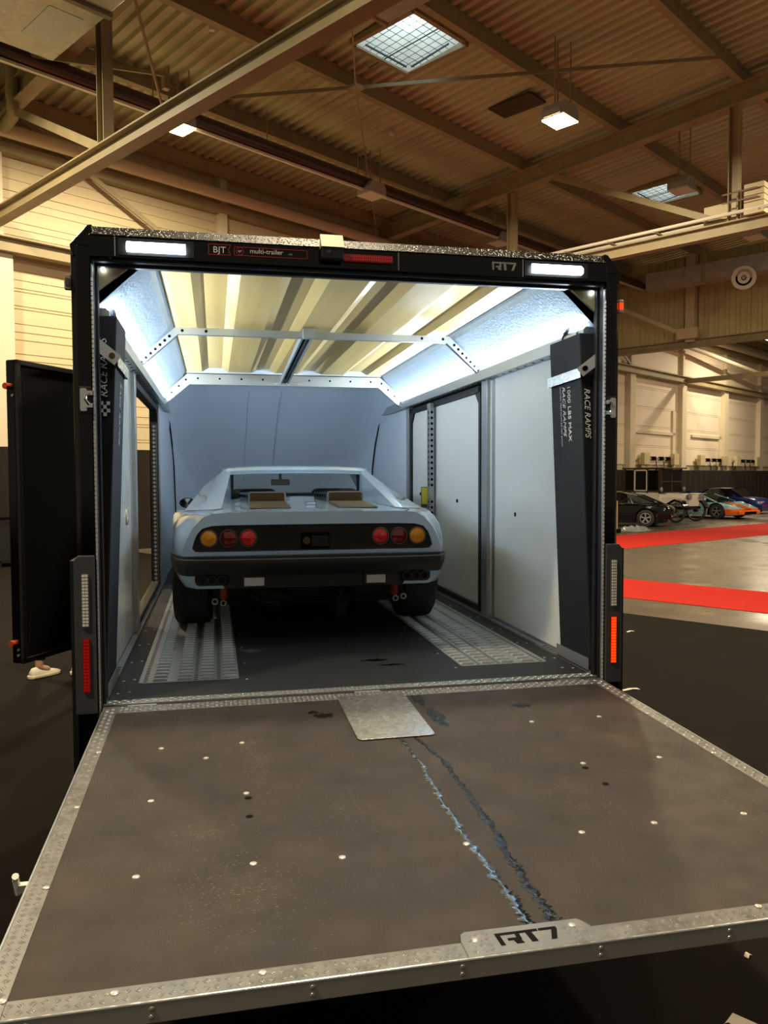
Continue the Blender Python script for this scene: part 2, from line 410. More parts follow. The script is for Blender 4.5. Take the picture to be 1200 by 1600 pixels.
t1 = truss(7.05, 'steel roof truss crossing in front of the lit lamp by the duct', (13.65,), (((18.3, 9.9), (13.9, 7.75)),), upper=True)
t2 = truss(19.4, 'steel roof truss carrying two pale cable tubes', (13.5, 7.25), (((12.6, 10.25), (7.5, 7.75)),), tray=True)
g = MB(); g.bx(-.02, .02, 7.2, 7.95, 7.7, 8.2); g.build('gusset_plate', 'wall_panel', t2)
cbx = thing('junction_box', 'pale ribbed cable box clamped to the truss post', 'box', H(19.35, 6.72, 7.75), HZ)
b = MB()
for i in range(5): b.bx(-.2, .2, -.22+.0, .22, .0+i*.14, .12+i*.14)
b.build('ribbed_case', 'wall_panel', cbx); c = MB()
for z in (.35, .55): c.cyl((-.25, .7, z), (-.25, -.1, z), .02, 6)
c.build('clamp_rod', 'alu', cbx)
# roof bracing crossing below the purlins, with a node plate
br = thing('roof_bracing', 'thin roof bracing bars meeting at a square node plate', 'bracing', H(12.4, 12.75, 10.25), HZ)
for n, e in enumerate(((10.3-12.4, 10.7-12.75), (18.58-12.4, 18.2-12.75), (10.4-12.4, 15.0-12.75), (17.5-12.4, 6.9-12.75))):
    L = math.hypot(*e); MB().beam((0, 0, 0), (e[0], e[1], -.072*e[1]), .03, .075 if n > 1 else .06).build('bracing_bar', 'steel_paint', br)
MB().box((0, 0, -.01), (.28, .28, .06)).build('node_plate', 'steel_paint', br)
MB().cyl((0, 0, -.02), (0, 0, .35), .02, 6).build('hanger', 'steel_paint', br)
br2 = thing('roof_bracing', 'thin bracing rods tied to the lower chord beside the lit lamp', 'bracing', H(8.3, 13.9, 9.3), HZ)
MB().cyl((-1.75, -1.9, .8), (.5, .6, -.4), .028, 8).build('rod', 'steel_paint', br2); MB().beam((-2.3, 1.5, .3), (.2, .15, .3), .04, .07).build('bracing_bar', 'steel_paint', br2); MB().box((.25, .2, .2), (.12, .12, .3)).build('bracket', 'steel_paint', br2)
# radiant tube
rp = thing('heater_tube', 'dark glossy heater tube with pale reflector under the roof', 'pipe', H(0, 15.35, 9.5), HZ)
MB().cyl((-12, 0, .06), (40, 0, .06), .19, 20).build('tube', 'dark_pipe', rp, 40)
MB().bx(-12, 40, -.15, -.07, -.17, -.12).build('reflector_lip', 'white_paint', rp)
h0 = None
for i in range(12):
    b = MB().cyl((0, 0, .2), (0, 0, .95), .012, 6)
    if h0 is None: h0 = b.build('hanger', 'steel_paint', rp, loc=(6+i*3, 0, 0))
    else: inst(h0, rp, (6+i*3, 0, 0))
# sheet metal duct upper left
du = thing('ceiling_duct', 'flat sheet-metal air duct under the roof beside the truss post', 'duct', H(5.4, 12.9, 9.0), HZ)
MB().bx(-2.2, .85, -2.6, 1.05, 0, .5).build('duct_body', 'galv', du, bevel=.01)
MB().bx(-2.25, .9, -1.0, -.9, -.05, .55).build('flange', 'steel_paint', du); MB().bx(-2.25, .9, -2.66, -2.58, -.05, .55).build('flange', 'steel_paint', du)
MB().bx(.1, .65, -.55, .5, -.006, 0).build('patch_plate', 'alu_dull', du)
d2 = thing('ceiling_duct', 'small flat duct end beside the square skylight', 'duct', H(10.55, 9.75, 10.2), HZ)
MB().bx(-.5, .5, -.8, .8, 0, .35).build('duct_body', 'galv', d2, bevel=.01); MB().bx(-.54, .54, .76, .82, -.03, .38).build('flange', 'steel_paint', d2)
# smoke detectors
for (p, q, lb) in ((9.3, 13.4+.2, 'small round smoke detector on the deck near the lit lamp'), (15.2, 14.3, 'small round smoke detector on the deck above the heater tube')):
    s = thing('smoke_detector', lb, 'detector', H(p, q, zroof(q)-.12), HZ)
    MB().lathe([(0, 0), (.05, 0), (.07, .03), (.075, .07), (.02, .08), (.02, .12)], ax=(0, 0, 1), n=16).build('housing', 'white_paint', s, 40)
    MB().cyl((0, 0, .08), (0, 0, .14), .02, 8).build('stem', 'white_paint', s)
# ---- hall lamps
LAMPS = [(9.55, 15.3, 1, 'lit floodlight hanging beside the near truss and heater tube'), (15.0, 9.24, 1, 'lit floodlight hanging below the dark roof hatch'),
         (15.4, 15.25, 0, 'unlit box lamp below the roof bracing, beside the heater tube'), (21.4, 15.4, 0, 'unlit box lamp beside the far truss post and heater tube'),
         (20.85, 9.15, 0, 'unlit box lamp hanging in front of the far skylight'), (26.55, 9.25, 0, 'unlit box lamp above the galvanised duct'),
         (46.8, 15.4, 1, 'lit floodlight beyond the corrugated bulkhead, near the far wall'),
         (3.5, 15.3, 1, None), (3.5, 3.2, 1, None), (9.5, -2.8, 1, None), (21.0, 3.2, 1, None), (-3, 3.2, 1, None), (40.8, 9.2, 1, None), (33, 3.2, 1, None)]
for (p, q, lit, lb) in LAMPS:
    L = thing('ceiling_lamp', lb or 'lit floodlight hanging from the roof outside the picture', 'lamp', H(p, q, 9.28), HZ, 'box lamps hung from the roof')
    b = MB(); b.prism([(-.30, .0), (.30, .0), (.30, .16), (.22, .30), (-.22, .30), (-.30, .16)], (0, -.27, 0), (1, 0, 0), (0, 0, 1), (0, .54, 0)); b.build('case', 'lamp_case', L, bevel=.012)
    MB().bx(-.29, .29, -.26, .26, -.025, 0).build('lens', 'lamp_glow' if lit else 'white_paint', L)
    MB().bx(-.33, -.30, -.2, .2, .02, .14).build('side_bracket', 'lamp_case', L)
    for dx, dy in ((-.2, 0), (.1, .12), (.22, -.12)):
        MB().cyl((dx, dy, .28), (dx, dy, zroof(q)-9.28-.05), .018, 6).build('hanger', 'steel_paint', L)
    if lit:
        area_light('lamp_light', (0, 0, -.04), .56, .5, LAMP_W, (1.0, .83, .56), (0, 0, -1), L)
# ---- corrugated bulkhead above the opening to the next hall bay
bh = MB(); prof = []
q = -14
while q < 18.7:
    prof += [(q, 0), (q+.2, 0), (q+.24, .06), (q+.36, .06)]; q += .4
bh.loft([[(31.3+d, qq, z) for qq, d in prof] for z in (7.05, 10.4)])
bo = bh.build('wall_right', 'bulk_sheet'); struct(hall(bo)); bo['label'] = 'corrugated metal bulkhead hanging over the opening'
MB().ibeam((31.2, -14, 6.95), (31.2, 18.7, 6.95), .3, .30, .03).build('bottom_beam', 'steel_paint', bo)
MB().beam((31.1, -14, 9.75), (31.1, 18.7, 9.75), .25, .35).build('top_beam', 'steel_paint', bo)
for q in (13.2, 7.0, 1.0): MB().bx(30.95, 31.25, q-.18, q+.18, 7.0, 10.4).build('column', 'wall_panel', bo)
MB().beam((30.8, 15.9, 8.6), (30.8, 13.3, 7.25), .1, .16).build('brace', 'wall_panel', bo)
MB().bx(30.7, 30.85, 12.8, 13.6, 7.1, 7.5).build('gusset', 'wall_panel', bo)
st = MB(); st.beam((43.4, 18.7, 6.95), (43.4, 8, 7.05), .2, .25); tag(hall(st.build('tie_beam', 'steel_paint')), 'steel tie beam running from the far wall beam', 'beam')
# curved pale pipes in the far bay
cp = MB(); cp.tube([(36, 18.2, 8.9), (45, 18.2, 8.6), (52, 17.8, 8.1), (60, 17, 7.9)], .12, 10); tag(hall(cp.build('bay_pipe', 'wall_white', smooth=40)), 'pale curved pipe in the bay beyond the bulkhead', 'pipe')
# galvanised duct with round diffuser
gd = thing('galvanised_duct', 'galvanised rectangular duct hung before the bulkhead', 'duct', H(29.5, 12, 8.85), HZ)
MB().bx(-.35, .35, -14, 2.15, 0, .6).build('duct_body', 'galv', gd)
for y in (.0, -3.1, -6.2): MB().bx(-.38, .38, y-.03, y+.03, -.03, .63).build('flange', 'steel_paint', gd)
for y in (.7, -.1, -2.3): MB().cyl((-.36, y, -.02), (-.36, y, 1.6), .012, 6).build('hanger', 'steel_paint', gd)
df = thing('air_diffuser', 'round white ring air diffuser on the galvanised duct', 'diffuser', H(28.95, 10.45, 8.65), HZ)
b = MB(); ax = Vector((-.93, -.3, -.2)); b.ring((0, 0, 0), ax, .27, .40, .06, 32); b.build('outer_ring', 'white_paint', df, 40)
b = MB(); b.ring(ax*.03, ax, .09, .20, .05, 24); b.build('inner_ring', 'white_paint', df, 40)
b = MB(); b.cyl(-ax*.25, ax*.01, .32, 24); b.build('throat', 'hole', df, 40)
b = MB(); b.cyl(ax*.03, ax*.1, .06, 16); b.build('centre_cap', 'lamp_case', df, 40)
MB().cyl((.0, 0, 0), (.45, .1, .3), .3, 20).build('neck', 'galv', df, 40)
# ---- black drapes along the wall
def drape(p0, p1, h, label):
    b = MB(); n = int((p1-p0)/.15); pts = [(p0+i*.15, 18.15+.035*math.sin(i*1.3)) for i in range(n+1)]
    b.loft([[(x, y, z) for x, y in pts] for z in (0, h)]); b.loft([[(x, y+.04, z) for x, y in pts] for z in (0, h)]); b.loft([[(x, y+d, h) for x, y in pts] for d in (0, .04)])
    o = b.build('drape', 'drape', smooth=60); tag(hall(o), label, 'drape')
drape(-6, 26.88, 2.47, 'tall black drape along the cream wall behind the trailer')
drape(26.98, 70, 2.06, 'black drape along the far wall behind the parked cars')
# ---- power boxes on the far wall
for i, (p, lb) in enumerate(((37.9, 'power sockets and boxes on the wall behind the vintage car'), (44.9, 'power sockets and boxes on the wall above the orange-nosed car'), (50.4, 'power sockets and boxes on the wall above the blue saloon'))):
    t = thing('power_sockets', lb, 'sockets', H(p, 18.72, 2.25), HZ, 'socket rows on the far wall')
    MB().bx(.2, 4.9, .02, .1, .36, .46).build('rail', 'steel_paint', t)
    for x in (.5, 4.0): MB().bx(x, x+.62, -.12, .1, .1, .7).build('box', 'wall_panel', t, bevel=.01)
    for x in (1.6, 2.5, 3.3):
        s = MB().bx(x, x+.24, -.12, .1, .32, .52); s.build('socket', 'hole', t); MB().tube([(x+.1, -.15, .3), (x+.12, -.2, .0), (x+.3, -.15, -.3)], .02, 6).build('cable', 'hole', t)
# ================================================================== THE TRAILER
FZ = .8
tr = thing('car_trailer', 'black enclosed car trailer with its rear open and loading ramp lowered', 'trailer', (0, 0, 0))
# ---- rear frame
b = MB()
b.prism([(0, 2.72), (0, 2.815), (.05, 2.86), (.13, 2.86), (.13, 2.72)], (-1.185, 0, 0), (0, 1, 0), (0, 0, 1), (2.37, 0, 0))
for s in (-1, 1):
    b.prism([(s*1.18, 0), (s*1.235, 0), (s*1.262, .03), (s*1.262, .3), (s*1.21, .3), (s*1.18, .12)], (0, 0, .45), (1, 0, 0), (0, 1, 0), (0, 0, 2.32))
    b.prism([(s*1.17, 2.72), (s*1.25, 2.72), (s*1.262, 2.77), (s*1.19, 2.855), (s*1.17, 2.86)], (0, .004, 0), (1, 0, 0), (0, 0, 1), (0, .345, 0))
rf = b.build('rear_frame', 'black_gloss', tr, bevel=.006)
b = MB().add([(-1.18, -.001, 2.816), (1.18, -.001, 2.816), (1.18, .051, 2.863), (-1.18, .051, 2.863)], [(0, 1, 2, 3)])
we = b.build('wet_edge', 'black_wet', rf, label='black top edge beaded with water drops')
dr = MB(); rnd = random.Random(21)
for i in range(1700):
    x = rnd.uniform(-1.18, 1.18); t = rnd.random(); r = rnd.uniform(.0018, .0048); c = Vector((x, -.001+.052*t, 2.816+.047*t)); n_ = Vector((0, -.67, .74)); u_ = Vector((1, 0, 0)); v_ = n_.cross(u_)
    ring_ = [c+(u_*math.cos(k*PI/3)+v_*math.sin(k*PI/3))*r for k in range(6)]
    dr.add(ring_+[c+n_*r*.8], [(k, (k+1) % 6, 6) for k in range(6)])
dr.build('water_drops', 'droplet', we, smooth=80, kind='stuff')
# seams
b = MB()
for x in (-1.08, .15, .75): b.bx(x, x+.004, -.003, 0, 2.73, 2.81)
b.build('seam', 'alu_dull', rf, kind='stuff')
# door seal steps round the opening
b = MB()
for k, (xi, zi, y0, y1) in enumerate(((1.168, 2.708, .012, .05), (1.155, 2.695, .05, .085))):
    for s in (-1, 1): b.bx(min(s*xi, s*1.182), max(s*xi, s*1.182), y0, y1, .76, 2.72)
    b.bx(-1.18, 1.18, y0, y1, zi, 2.722)
b.build('door_seal', 'rubber', tr, bevel=.004)
for s in (-1, 1):
    MB().bx(min(s*1.170, s*1.176), max(s*1.170, s*1.176), -.004, .012, .70, 2.69).build('hinge_strip', 'alu_dull', tr)
    h = MB()
    for i in range(95): z = .74+i*.02; h.cyl((s*1.173, -.006, z), (s*1.173, -.006, z+.014), .0045, 6)
    h.build('hinge_knuckles', 'fascia', tr, kind='stuff')
    MB().prism([(s*1.156, 2.70), (s*1.03, 2.70), (s*1.156, 2.60)], (0, .07, 0), (1, 0, 0), (0, 0, 1), (0, .02, 0)).build('corner_gusset', 'steel_paint', tr)
    MB().cyl((s*1.135, .055, 2.685), (s*1.135, .07, 2.685), .009, 10).build('glowing_bolt', 'led_white', tr)  # bolt heads, not lamps; their brightness is painted in with the LED emission
# LED light bars
for s, x0, x1 in ((-1, -1.03, -.788), (1, .795, 1.045)):
    hs = MB().bx(x0-.035, x1+.035, -.006, 0, 2.735, 2.805).build('light_bar', 'black_satin', tr)
    MB().prism([(0, 2.748), (0, 2.792), (-.025, 2.775), (-.025, 2.752)], (x0, -.006, 0), (0, 1, 0), (0, 0, 1), (x1-x0, 0, 0)).build('lens', 'led_white', hs)
    t = MB()
    for i in range(15): x = x0+.006+i*(x1-x0-.012)/14; t.bx(x-.002, x+.002, -.033, -.030, 2.748, 2.756)
    t.build('lens_teeth', 'alu', hs, kind='stuff')
    area_light('light_bar_glow', ((x0+x1)/2, -.05, 2.76), x1-x0, .03, WORK_W, (.85, .93, 1), (0, -.6, -.8), hs)
# decals on the header
b = MB()
def outline(x0, x1, z0, z1, t=.003):
    for q in ((x0, x1, z0, z0+t), (x0, x1, z1-t, z1), (x0, x0+t, z0, z1), (x1-t, x1, z0, z1)): b.bx(q[0], q[1], -.003, 0, q[2], q[3])
outline(-.583, -.262, 2.757, 2.796)
b.bx(-.692, -.689, -.003, 0, 2.756, 2.802); b.beam((-.692, -.002, 2.757), (-.597, -.002, 2.757), .003, .003); b.beam((-.692, -.002, 2.801), (-.597, -.002, 2.801), .003, .003)
b.beam((-.597, -.002, 2.757), (-.607, -.002, 2.779), .003, .003); b.beam((-.607, -.002, 2.779), (-.597, -.002, 2.801), .003, .003)
b.ring((-.557, 0, 2.777), (0, -1, 0), .0145, .017, .003, 20)
b.build('decal_border', 'decal_red', rf)
X, Z = (1, 0, 0), (0, 0, 1)
text('BJT', .038, 'lettering', 'decal_white', rf, (-.645, -.002, 2.766), X, Z, align='CENTER', sx=1.05)
text('BJT', .011, 'lettering', 'decal_white', rf, (-.557, -.002, 2.773), X, Z, align='CENTER')
text('multi-trailer', .0285, 'lettering', 'decal_white', rf, (-.515, -.002, 2.771), X, Z, sx=1.05)
text('.eu', .0165, 'lettering', 'decal_grey', rf, (-.348, -.002, 2.771), X, Z)
RT7 = [[(2, 0), (13, 0), (11, 36), (0, 36)], [(0, 36), (103, 36), (103, 45), (0, 45)], [(24, 14), (46, 14), (46, 23), (24, 23)], [(46, 14), (57, 14), (57, 36), (46, 36)],
       [(40, 0), (58, 0), (54, 14), (36, 14)], [(76, 0), (91, 0), (87, 36), (72, 36)], [(106, 36), (150, 36), (150, 45), (106, 45)], [(122, 0), (136, 0), (150, 36), (136, 36)]]
b = MB()
for pl in RT7: b.prism([(x*.00078, z*.00082) for x, z in pl], (.60, -.003, 2.755), X, Z, (0, .003, 0))
b.build('lettering', 'decal_grey', rf)
# high brake light
br_ = MB().rrect(-.103, .123, 2.756, 2.787, -.018, 0, .008).build('brake_light', 'lens_red', tr)
d = MB()
for i in range(22):
    for j in range(2): d.bx(-.098+i*.01, -.092+i*.01, -.021, -.017, 2.760+j*.012, 2.770+j*.012)
d.build('reflector_cells', 'lens_bright_red', br_, kind='stuff')
cb = MB().bx(-.205, -.108, -.055, 0, 2.752, 2.803).build('rear_camera', 'black_satin', tr, bevel=.004)
MB().prism([(-.060, 2.803), (-.012, 2.868), (.0, 2.868), (.0, 2.803)], (-.207, 0, 0), (0, 1, 0), (0, 0, 1), (.101, 0, 0)).build('hood', 'hood_beige', cb)
MB().cyl((-.175, -.058, 2.782), (-.175, -.054, 2.782), .009, 10).build('lens', 'grey_plastic', cb)
# side markers
for s in (-1, 1):
    k = MB().bx(s*1.275-.014, s*1.275+.014, .03, .055, 2.588, 2.652).build('side_marker', 'white_paint' if s > 0 else 'steel_paint', tr, bevel=.004)
    MB().bx(s*1.275-.008, s*1.275+.008, .026, .03, 2.605, 2.635).build('lens', 'lens_red_lit' if s > 0 else 'grey_plastic', k)
# tail lamp housings
for s in (-1, 1):
    x0, x1 = s*1.182, s*1.268
    hb = MB().prism([(s*1.182, .78), (s*1.268, .78), (s*1.268, 1.44), (s*1.25, 1.462), (s*1.182, 1.462)], (0, -.02, 0), X, Z, (0, .06, 0)).build('lamp_housing', 'grey_plastic', tr, bevel=.004)
    MB().bx(min(s*1.262, s*1.285), max(s*1.262, s*1.285), .0, .3, .45, 1.44).build('edge', 'black_satin', hb)
    for nm, z0, z1, m1, m2 in (('reversing_lamp', 1.156, 1.385, 'lens_base', 'lens_cell'), ('tail_lamp', .876, 1.107, 'lens_red', 'lens_bright_red' if s < 0 else 'lens_red_lit')):
        xa, xb = sorted((s*1.206, s*1.236))
        l = MB().rrect(xa, xb, z0, z1, -.026, -.02, .006).build(nm, m1, hb)
        c = MB()
        for i in range(16):
            z = z0+.006+i*(z1-z0-.012)/15.5
            for j in range(2): c.bx(xa+.003+j*.0125, xa+.014+j*.0125, -.031, -.026, z, z+.010)
        c.build('lens_cells', m2, l, kind='stuff')
# latch cups
for s in (-1, 1):
    k = MB().bx(min(s*1.182, s*1.232), max(s*1.182, s*1.232), -.006, .0, 2.066, 2.178).build('latch', 'black_satin', tr, bevel=.004)
    c = MB(); xa, xb = sorted((s*1.200, s*1.228)); c.rrect(xa, xb, 2.074, 2.17, -.014, -.006, .008); c.build('latch_plate', 'alu_bright', k)
    c = MB(); xa, xb = sorted((s*1.176, s*1.205)); c.bx(xa, xb, -.03, -.006, 2.14, 2.158); c.bx(xa, xb, -.03, -.006, 2.088, 2.106); c.tube([(s*1.19, -.03, 2.1), (s*1.204, -.038, 2.122), (s*1.19, -.03, 2.148)], .006, 6); c.build('striker', 'chrome', k)
# ---- shell: outer skins, roof skin
Y1 = 5.25
def sideskin(s):
    o = MB(); xa, xb = sorted((s*1.225, s*1.25))
    if s > 0: o.bx(xa, xb, .2, Y1, .5, 2.56)
    else:
        o.bx(xa, xb, .3, 1.92, .5, 2.56); o.bx(xa, xb, 3.94, Y1, .5, 2.56); o.bx(xa, xb, 1.92, 3.94, .5, .8); o.bx(xa, xb, 1.92, 3.94, 2.42, 2.56)
    return o
for s in (-1, 1): sideskin(s).build('outer_skin', 'black_gloss', tr)
b = MB(); b.loft([[(x, y, z) for x, z in ((-1.25, 2.55), (-.95, 2.88), (.95, 2.88), (1.25, 2.55))] for y in (.12, Y1)]); b.loft([[(x, y, z) for x, z in ((-1.23, 2.54), (-.94, 2.865), (.94, 2.865), (1.23, 2.54))] for y in (.12, Y1)])
b.build('roof_skin', 'black_gloss', tr)
# corrugated ceiling sheet, lining between the coves
prof = [(-.925, 2.775)]
for i in range(4):
    c = -.66+i*.44; prof += [(c-.12, 2.775), (c-.06, 2.81), (c+.06, 2.81), (c+.12, 2.775)]
prof.append((.925, 2.775))
b = MB(); b.loft([[(x, y, z) for x, z in prof] for y in (.1, 4.12)]); b.build('ceiling_sheet', 'ceiling_sheet', tr)
b = MB(); b.loft([[(x, y, 2.76 if k == 0 else z) for x, z in prof] for k, y in ((0, 4.09), (1, 4.1))]); b.build('sheet_filler', 'nose', tr)
for s in (-1, 1):
    b = MB(); n = 40
    b.loft([[(s*x, y, z) for x, z in ((1.185, 2.52), (1.06, 2.64), (.955, 2.735), (.94, 2.765), (.925, 2.778))] for y in (.1, 1.76, 4.1, 5.2)]); b.build('cove', 'cove', tr)
# hoops
def hoop(y, h, holes, fill):
    o = MB(); path = [(-1.165, 2.53), (-.915, 2.755), (.915, 2.755), (1.165, 2.53)]
    inner = [(-1.165+.03, 2.53-h*.75), (-.915+.02, 2.755-h), (.915-.02, 2.755-h), (1.165-.03, 2.53-h*.75)]
    rings = [[(a[0], y-.02, a[1]), (c[0], y-.02, c[1]), (c[0], y+.02, c[1]), (a[0], y+.02, a[1])] for a, c in zip(path, inner)]
    o.loft(rings, True, True, True); ob = o.build('hoop', 'alu', tr, bevel=.002)
    k = MB(); 
    for x, z in holes: k.cyl((x, y-.0215, z), (x, y-.018, z), .010, 10)
    k.build('bolt_holes', 'hole', ob, kind='stuff'); return ob
hl = []
for s in (-1, 1):
    for i in range(7): t = .1+i*.125; hl.append((s*(1.15-.235*t), 2.505+.225*t))
    hl += [(s*.87, 2.735), (s*.72, 2.735)]
h1 = hoop(1.77, .045, hl, False)
hl = []
for s in (-1, 1):
    for i in range(4): t = .08+i*.28; hl.append((s*(1.14-.23*t), 2.50+.215*t))
    for i in range(4): hl.append((s*(.82-i*.2), 2.712))
h2 = hoop(4.12, .10, hl, True)
b = MB(); b.bx(-.13, .13, 4.085, 4.1, 2.665, 2.69); b.build('joint_plate', 'alu_bright', h2)
# centre channel between hoops
ch = MB(); x0 = -.06
for dx in (-.035, .03): ch.beam((-.06+dx, 1.70, 2.742), (-.015+dx, 4.1, 2.70), .012, .05)
ch.beam((-.06, 1.70, 2.765), (-.015, 4.1, 2.725), .07, .008); cc = ch.build('centre_channel', 'alu_dull', tr)
k = MB()
for i in range(60): y = 1.78+i*.038; x = -.06+.045*(y-1.7)/2.4; k.bx(x-.008, x+.008, y, y+.02, 2.753-.0165*(y-1.7), 2.757-.0165*(y-1.7))
k.build('slots', 'hole', cc, kind='stuff')
MB().bx(-.10, -.02, 1.66, 1.72, 2.70, 2.76).build('end_bracket', 'alu', cc)
# nose
def nring(y, wd, zt, cx, cz, zb):
    pts = [(wd, zb), (wd, zb+.5*(cz-zb)), (wd, cz-.05), (wd-.02, cz), ((wd+cx)/2, (cz+zt)/2), (cx, zt), (cx*.5, zt+.01), (0, zt+.015)]
    return [(x, y, z) for x, z in pts]+[(-x, y, z) for x, z in reversed(pts[:-1])]
NS = [(4.14, 1.185, 2.745, .915, 2.53, .8), (4.7, 1.185, 2.70, .90, 2.50, .8), (5.2, 1.17, 2.56, .86, 2.40, .8), (5.6, 1.12, 2.34, .80, 2.2, .8), (5.95, 1.0, 2.04, .7, 1.9, .8), (6.2, .84, 1.72, .58, 1.6, .8), (6.34, .62, 1.40, .42, 1.3, .8)]
b = MB(); b.loft([nring(*q) for q in NS], cap1=True); no = b.build('nose_lining', 'nose', tr, smooth=50)
b = MB(); b.loft([nring(q[0]+.01, q[1]+.055, q[2]+.08, q[3]+.03, q[4]+.05, .5) for q in NS[2:]], cap1=True); b.build('nose_shell', 'black_gloss', tr, smooth=50)
for s in (-1, 1):
    b = MB(); b.tube([(s*1.160, 5.16, 2.44), (s*1.142, 5.28, 2.36), (s*1.128, 5.42, 2.16), (s*1.115, 5.53, 1.9), (s*1.108, 5.58, 1.5), (s*1.108, 5.58, .82)], .009, 6); b.build('nose_trim', 'rubber', tr)
for x in (-.32, .02): MB().tube([(x, 4.8, 2.69), (x, 5.2, 2.575), (x, 5.6, 2.355), (x-.01, 5.95, 2.055), (x-.02, 6.2, 1.735)], .008, 6).build('nose_seam', 'cove', no)
# ---- side walls
PANELS = {'rear': (.12, 1.68), 'front': (4.08, 5.3)}
for s in (-1, 1):
    for y0, y1 in PANELS.values():
        xa, xb = sorted((s*1.188, s*1.205)); MB().bx(xa, xb, y0, y1, .83, 2.47).build('wall_lining', 'white_panel', tr)
    for y0, y1 in ((1.68, 1.84), (3.96, 4.08)):
        xa, xb = sorted((s*1.165, s*1.21)); st_ = MB(); st_.bx(xa, xb, y0, y1-.045, .8, 2.47); xa, xb = sorted((s*1.178, s*1.21)); st_.bx(xa, xb, y1-.045, y1, .8, 2.47)
        so = st_.build('wall_stud', 'alu', tr, bevel=.002)
        k = MB()
        for i in range(56): z = .86+i*.028; k.cyl((s*1.1785, y1-.02, z), (s*1.176, y1-.02, z), .009, 8)
        k.build('stud_holes', 'hole', so, kind='stuff')
    # thin joint strip in the middle of the rear lining
    xa, xb = sorted((s*1.186, s*1.19)); MB().bx(xa, xb, 1.58, 1.64, .83, 2.47).build('joint_strip', 'alu', tr)
    # rail with holes
    ra = MB(); xa, xb = sorted((s*1.115, s*1.19)); ra.prism([(s*1.12, 2.455), (s*1.20, 2.455), (s*1.20, 2.53), (s*1.135, 2.535), (s*1.12, 2.52)], (0, .12, 0), X, Z, (0, 5.08, 0)); ro = ra.build('rail', 'alu', tr)
    k = MB()
    for i in range(40): y = .22+i*.125; k.cyl((s*1.158, y, 2.453), (s*1.158, y, 2.456), .011, 8)
    k.build('rail_holes', 'hole', ro, kind='stuff')
    MB().bx(*sorted((s*1.138, s*1.15)), .14, 5.1, 2.537, 2.543).build('led_strip', 'led_strip', tr)
    area_light('led_light', (s*1.144, 2.62, 2.548), .012, 4.9, LED_W, (.70, .86, 1.0), (-s*.8, 0, .6), tr)
    # floor channel
    fc = MB(); fc.prism([(s*1.155, .8), (s*1.215, .8), (s*1.215, .845), (s*1.195, .845), (s*1.188, .812), (s*1.155, .812)], (0, .06, 0), X, Z, (0, 5.2, 0)); fo = fc.build('floor_channel', 'alu_dull', tr)
    k = MB()
    for y0 in (.42, 1.6, 3.0):
        for i in range(7): k.bx(*sorted((s*1.160, s*1.183)), y0+i*.045, y0+.016+i*.045, .8121, .8128)
    k.build('drain_slots', 'hole', fo, kind='stuff')
    # black gasket frame of the side door
    xa, xb = sorted((s*1.175, s*1.24)); gk = MB()
    gk.bx(xa, xb, 1.86, 1.90, .83, 2.44); gk.bx(xa, xb, 3.90, 3.95, .83, 2.44); gk.bx(xa, xb, 1.86, 3.95, 2.39, 2.44); gk.bx(xa, xb, 1.86, 3.95, .82, .86)
    gk.prism([(1.9, 2.39), (1.98, 2.39), (1.9, 2.31)], (xa, 0, 0), (0, 1, 0), (0, 0, 1), (xb-xa, 0, 0)); gk.prism([(3.90, 2.39), (3.80, 2.39), (3.90, 2.29)], (xa, 0, 0), (0, 1, 0), (0, 0, 1), (xb-xa, 0, 0))
    gk.build('door_gasket', 'rubber', tr, bevel=.004)
    # perforated post
    py = 3.06
    xa, xb = sorted((s*1.135, s*1.17)); po = MB(); po.bx(xa, xb, py, py+.10, .86 if s > 0 else .95, 2.42 if s > 0 else 2.22); pb = po.build('perforated_post', 'alu_dull' if s > 0 else 'black_satin', tr, bevel=.002)
    k = MB()
    for i in range(30 if s > 0 else 40):
        z = .95+i*(.048 if s > 0 else .032)
        if s > 0 and 1.58 < z < 1.68: continue
        k.cyl((s*1.1345, py+.05, z), (s*1.136, py+.05, z), .015 if s > 0 else .006, 10); k.cyl((s*1.15, py-.0008, z), (s*1.15, py+.001, z), .012, 10)
    k.build('post_holes', 'hole' if s > 0 else 'alu', pb, kind='stuff')
# closed right door leaf in two skins
for y0, y1 in ((1.90, 3.10), (3.10, 3.90)): MB().bx(1.192, 1.215, y0+.003, y1-.003, .86, 2.39).build('door_leaf', 'white_panel', tr, bevel=.002)
lk = MB().bx(1.09, 1.135, 3.16, 3.20, 1.52, 1.70).build('door_lock', 'grey_plastic', tr)
MB().bx(1.089, 1.136, 3.155, 3.165, 1.55, 1.695).build('yellow_label', 'yellow', lk)
for y, z in ((1.2, 1.55), (2.45, 1.60), (3.6, 1.63)): MB().cyl((1.19, y, z), (1.184, y, z), .014, 10).build('wall_socket', 'hole', tr)
MB().lathe([(.05, 0), (.045, .012), (.02, .018), (0, .018)], (-1.19, 1.3, 1.56), (1, 0, 0), 16).build('wall_cup', 'lens_clear', tr, 40)
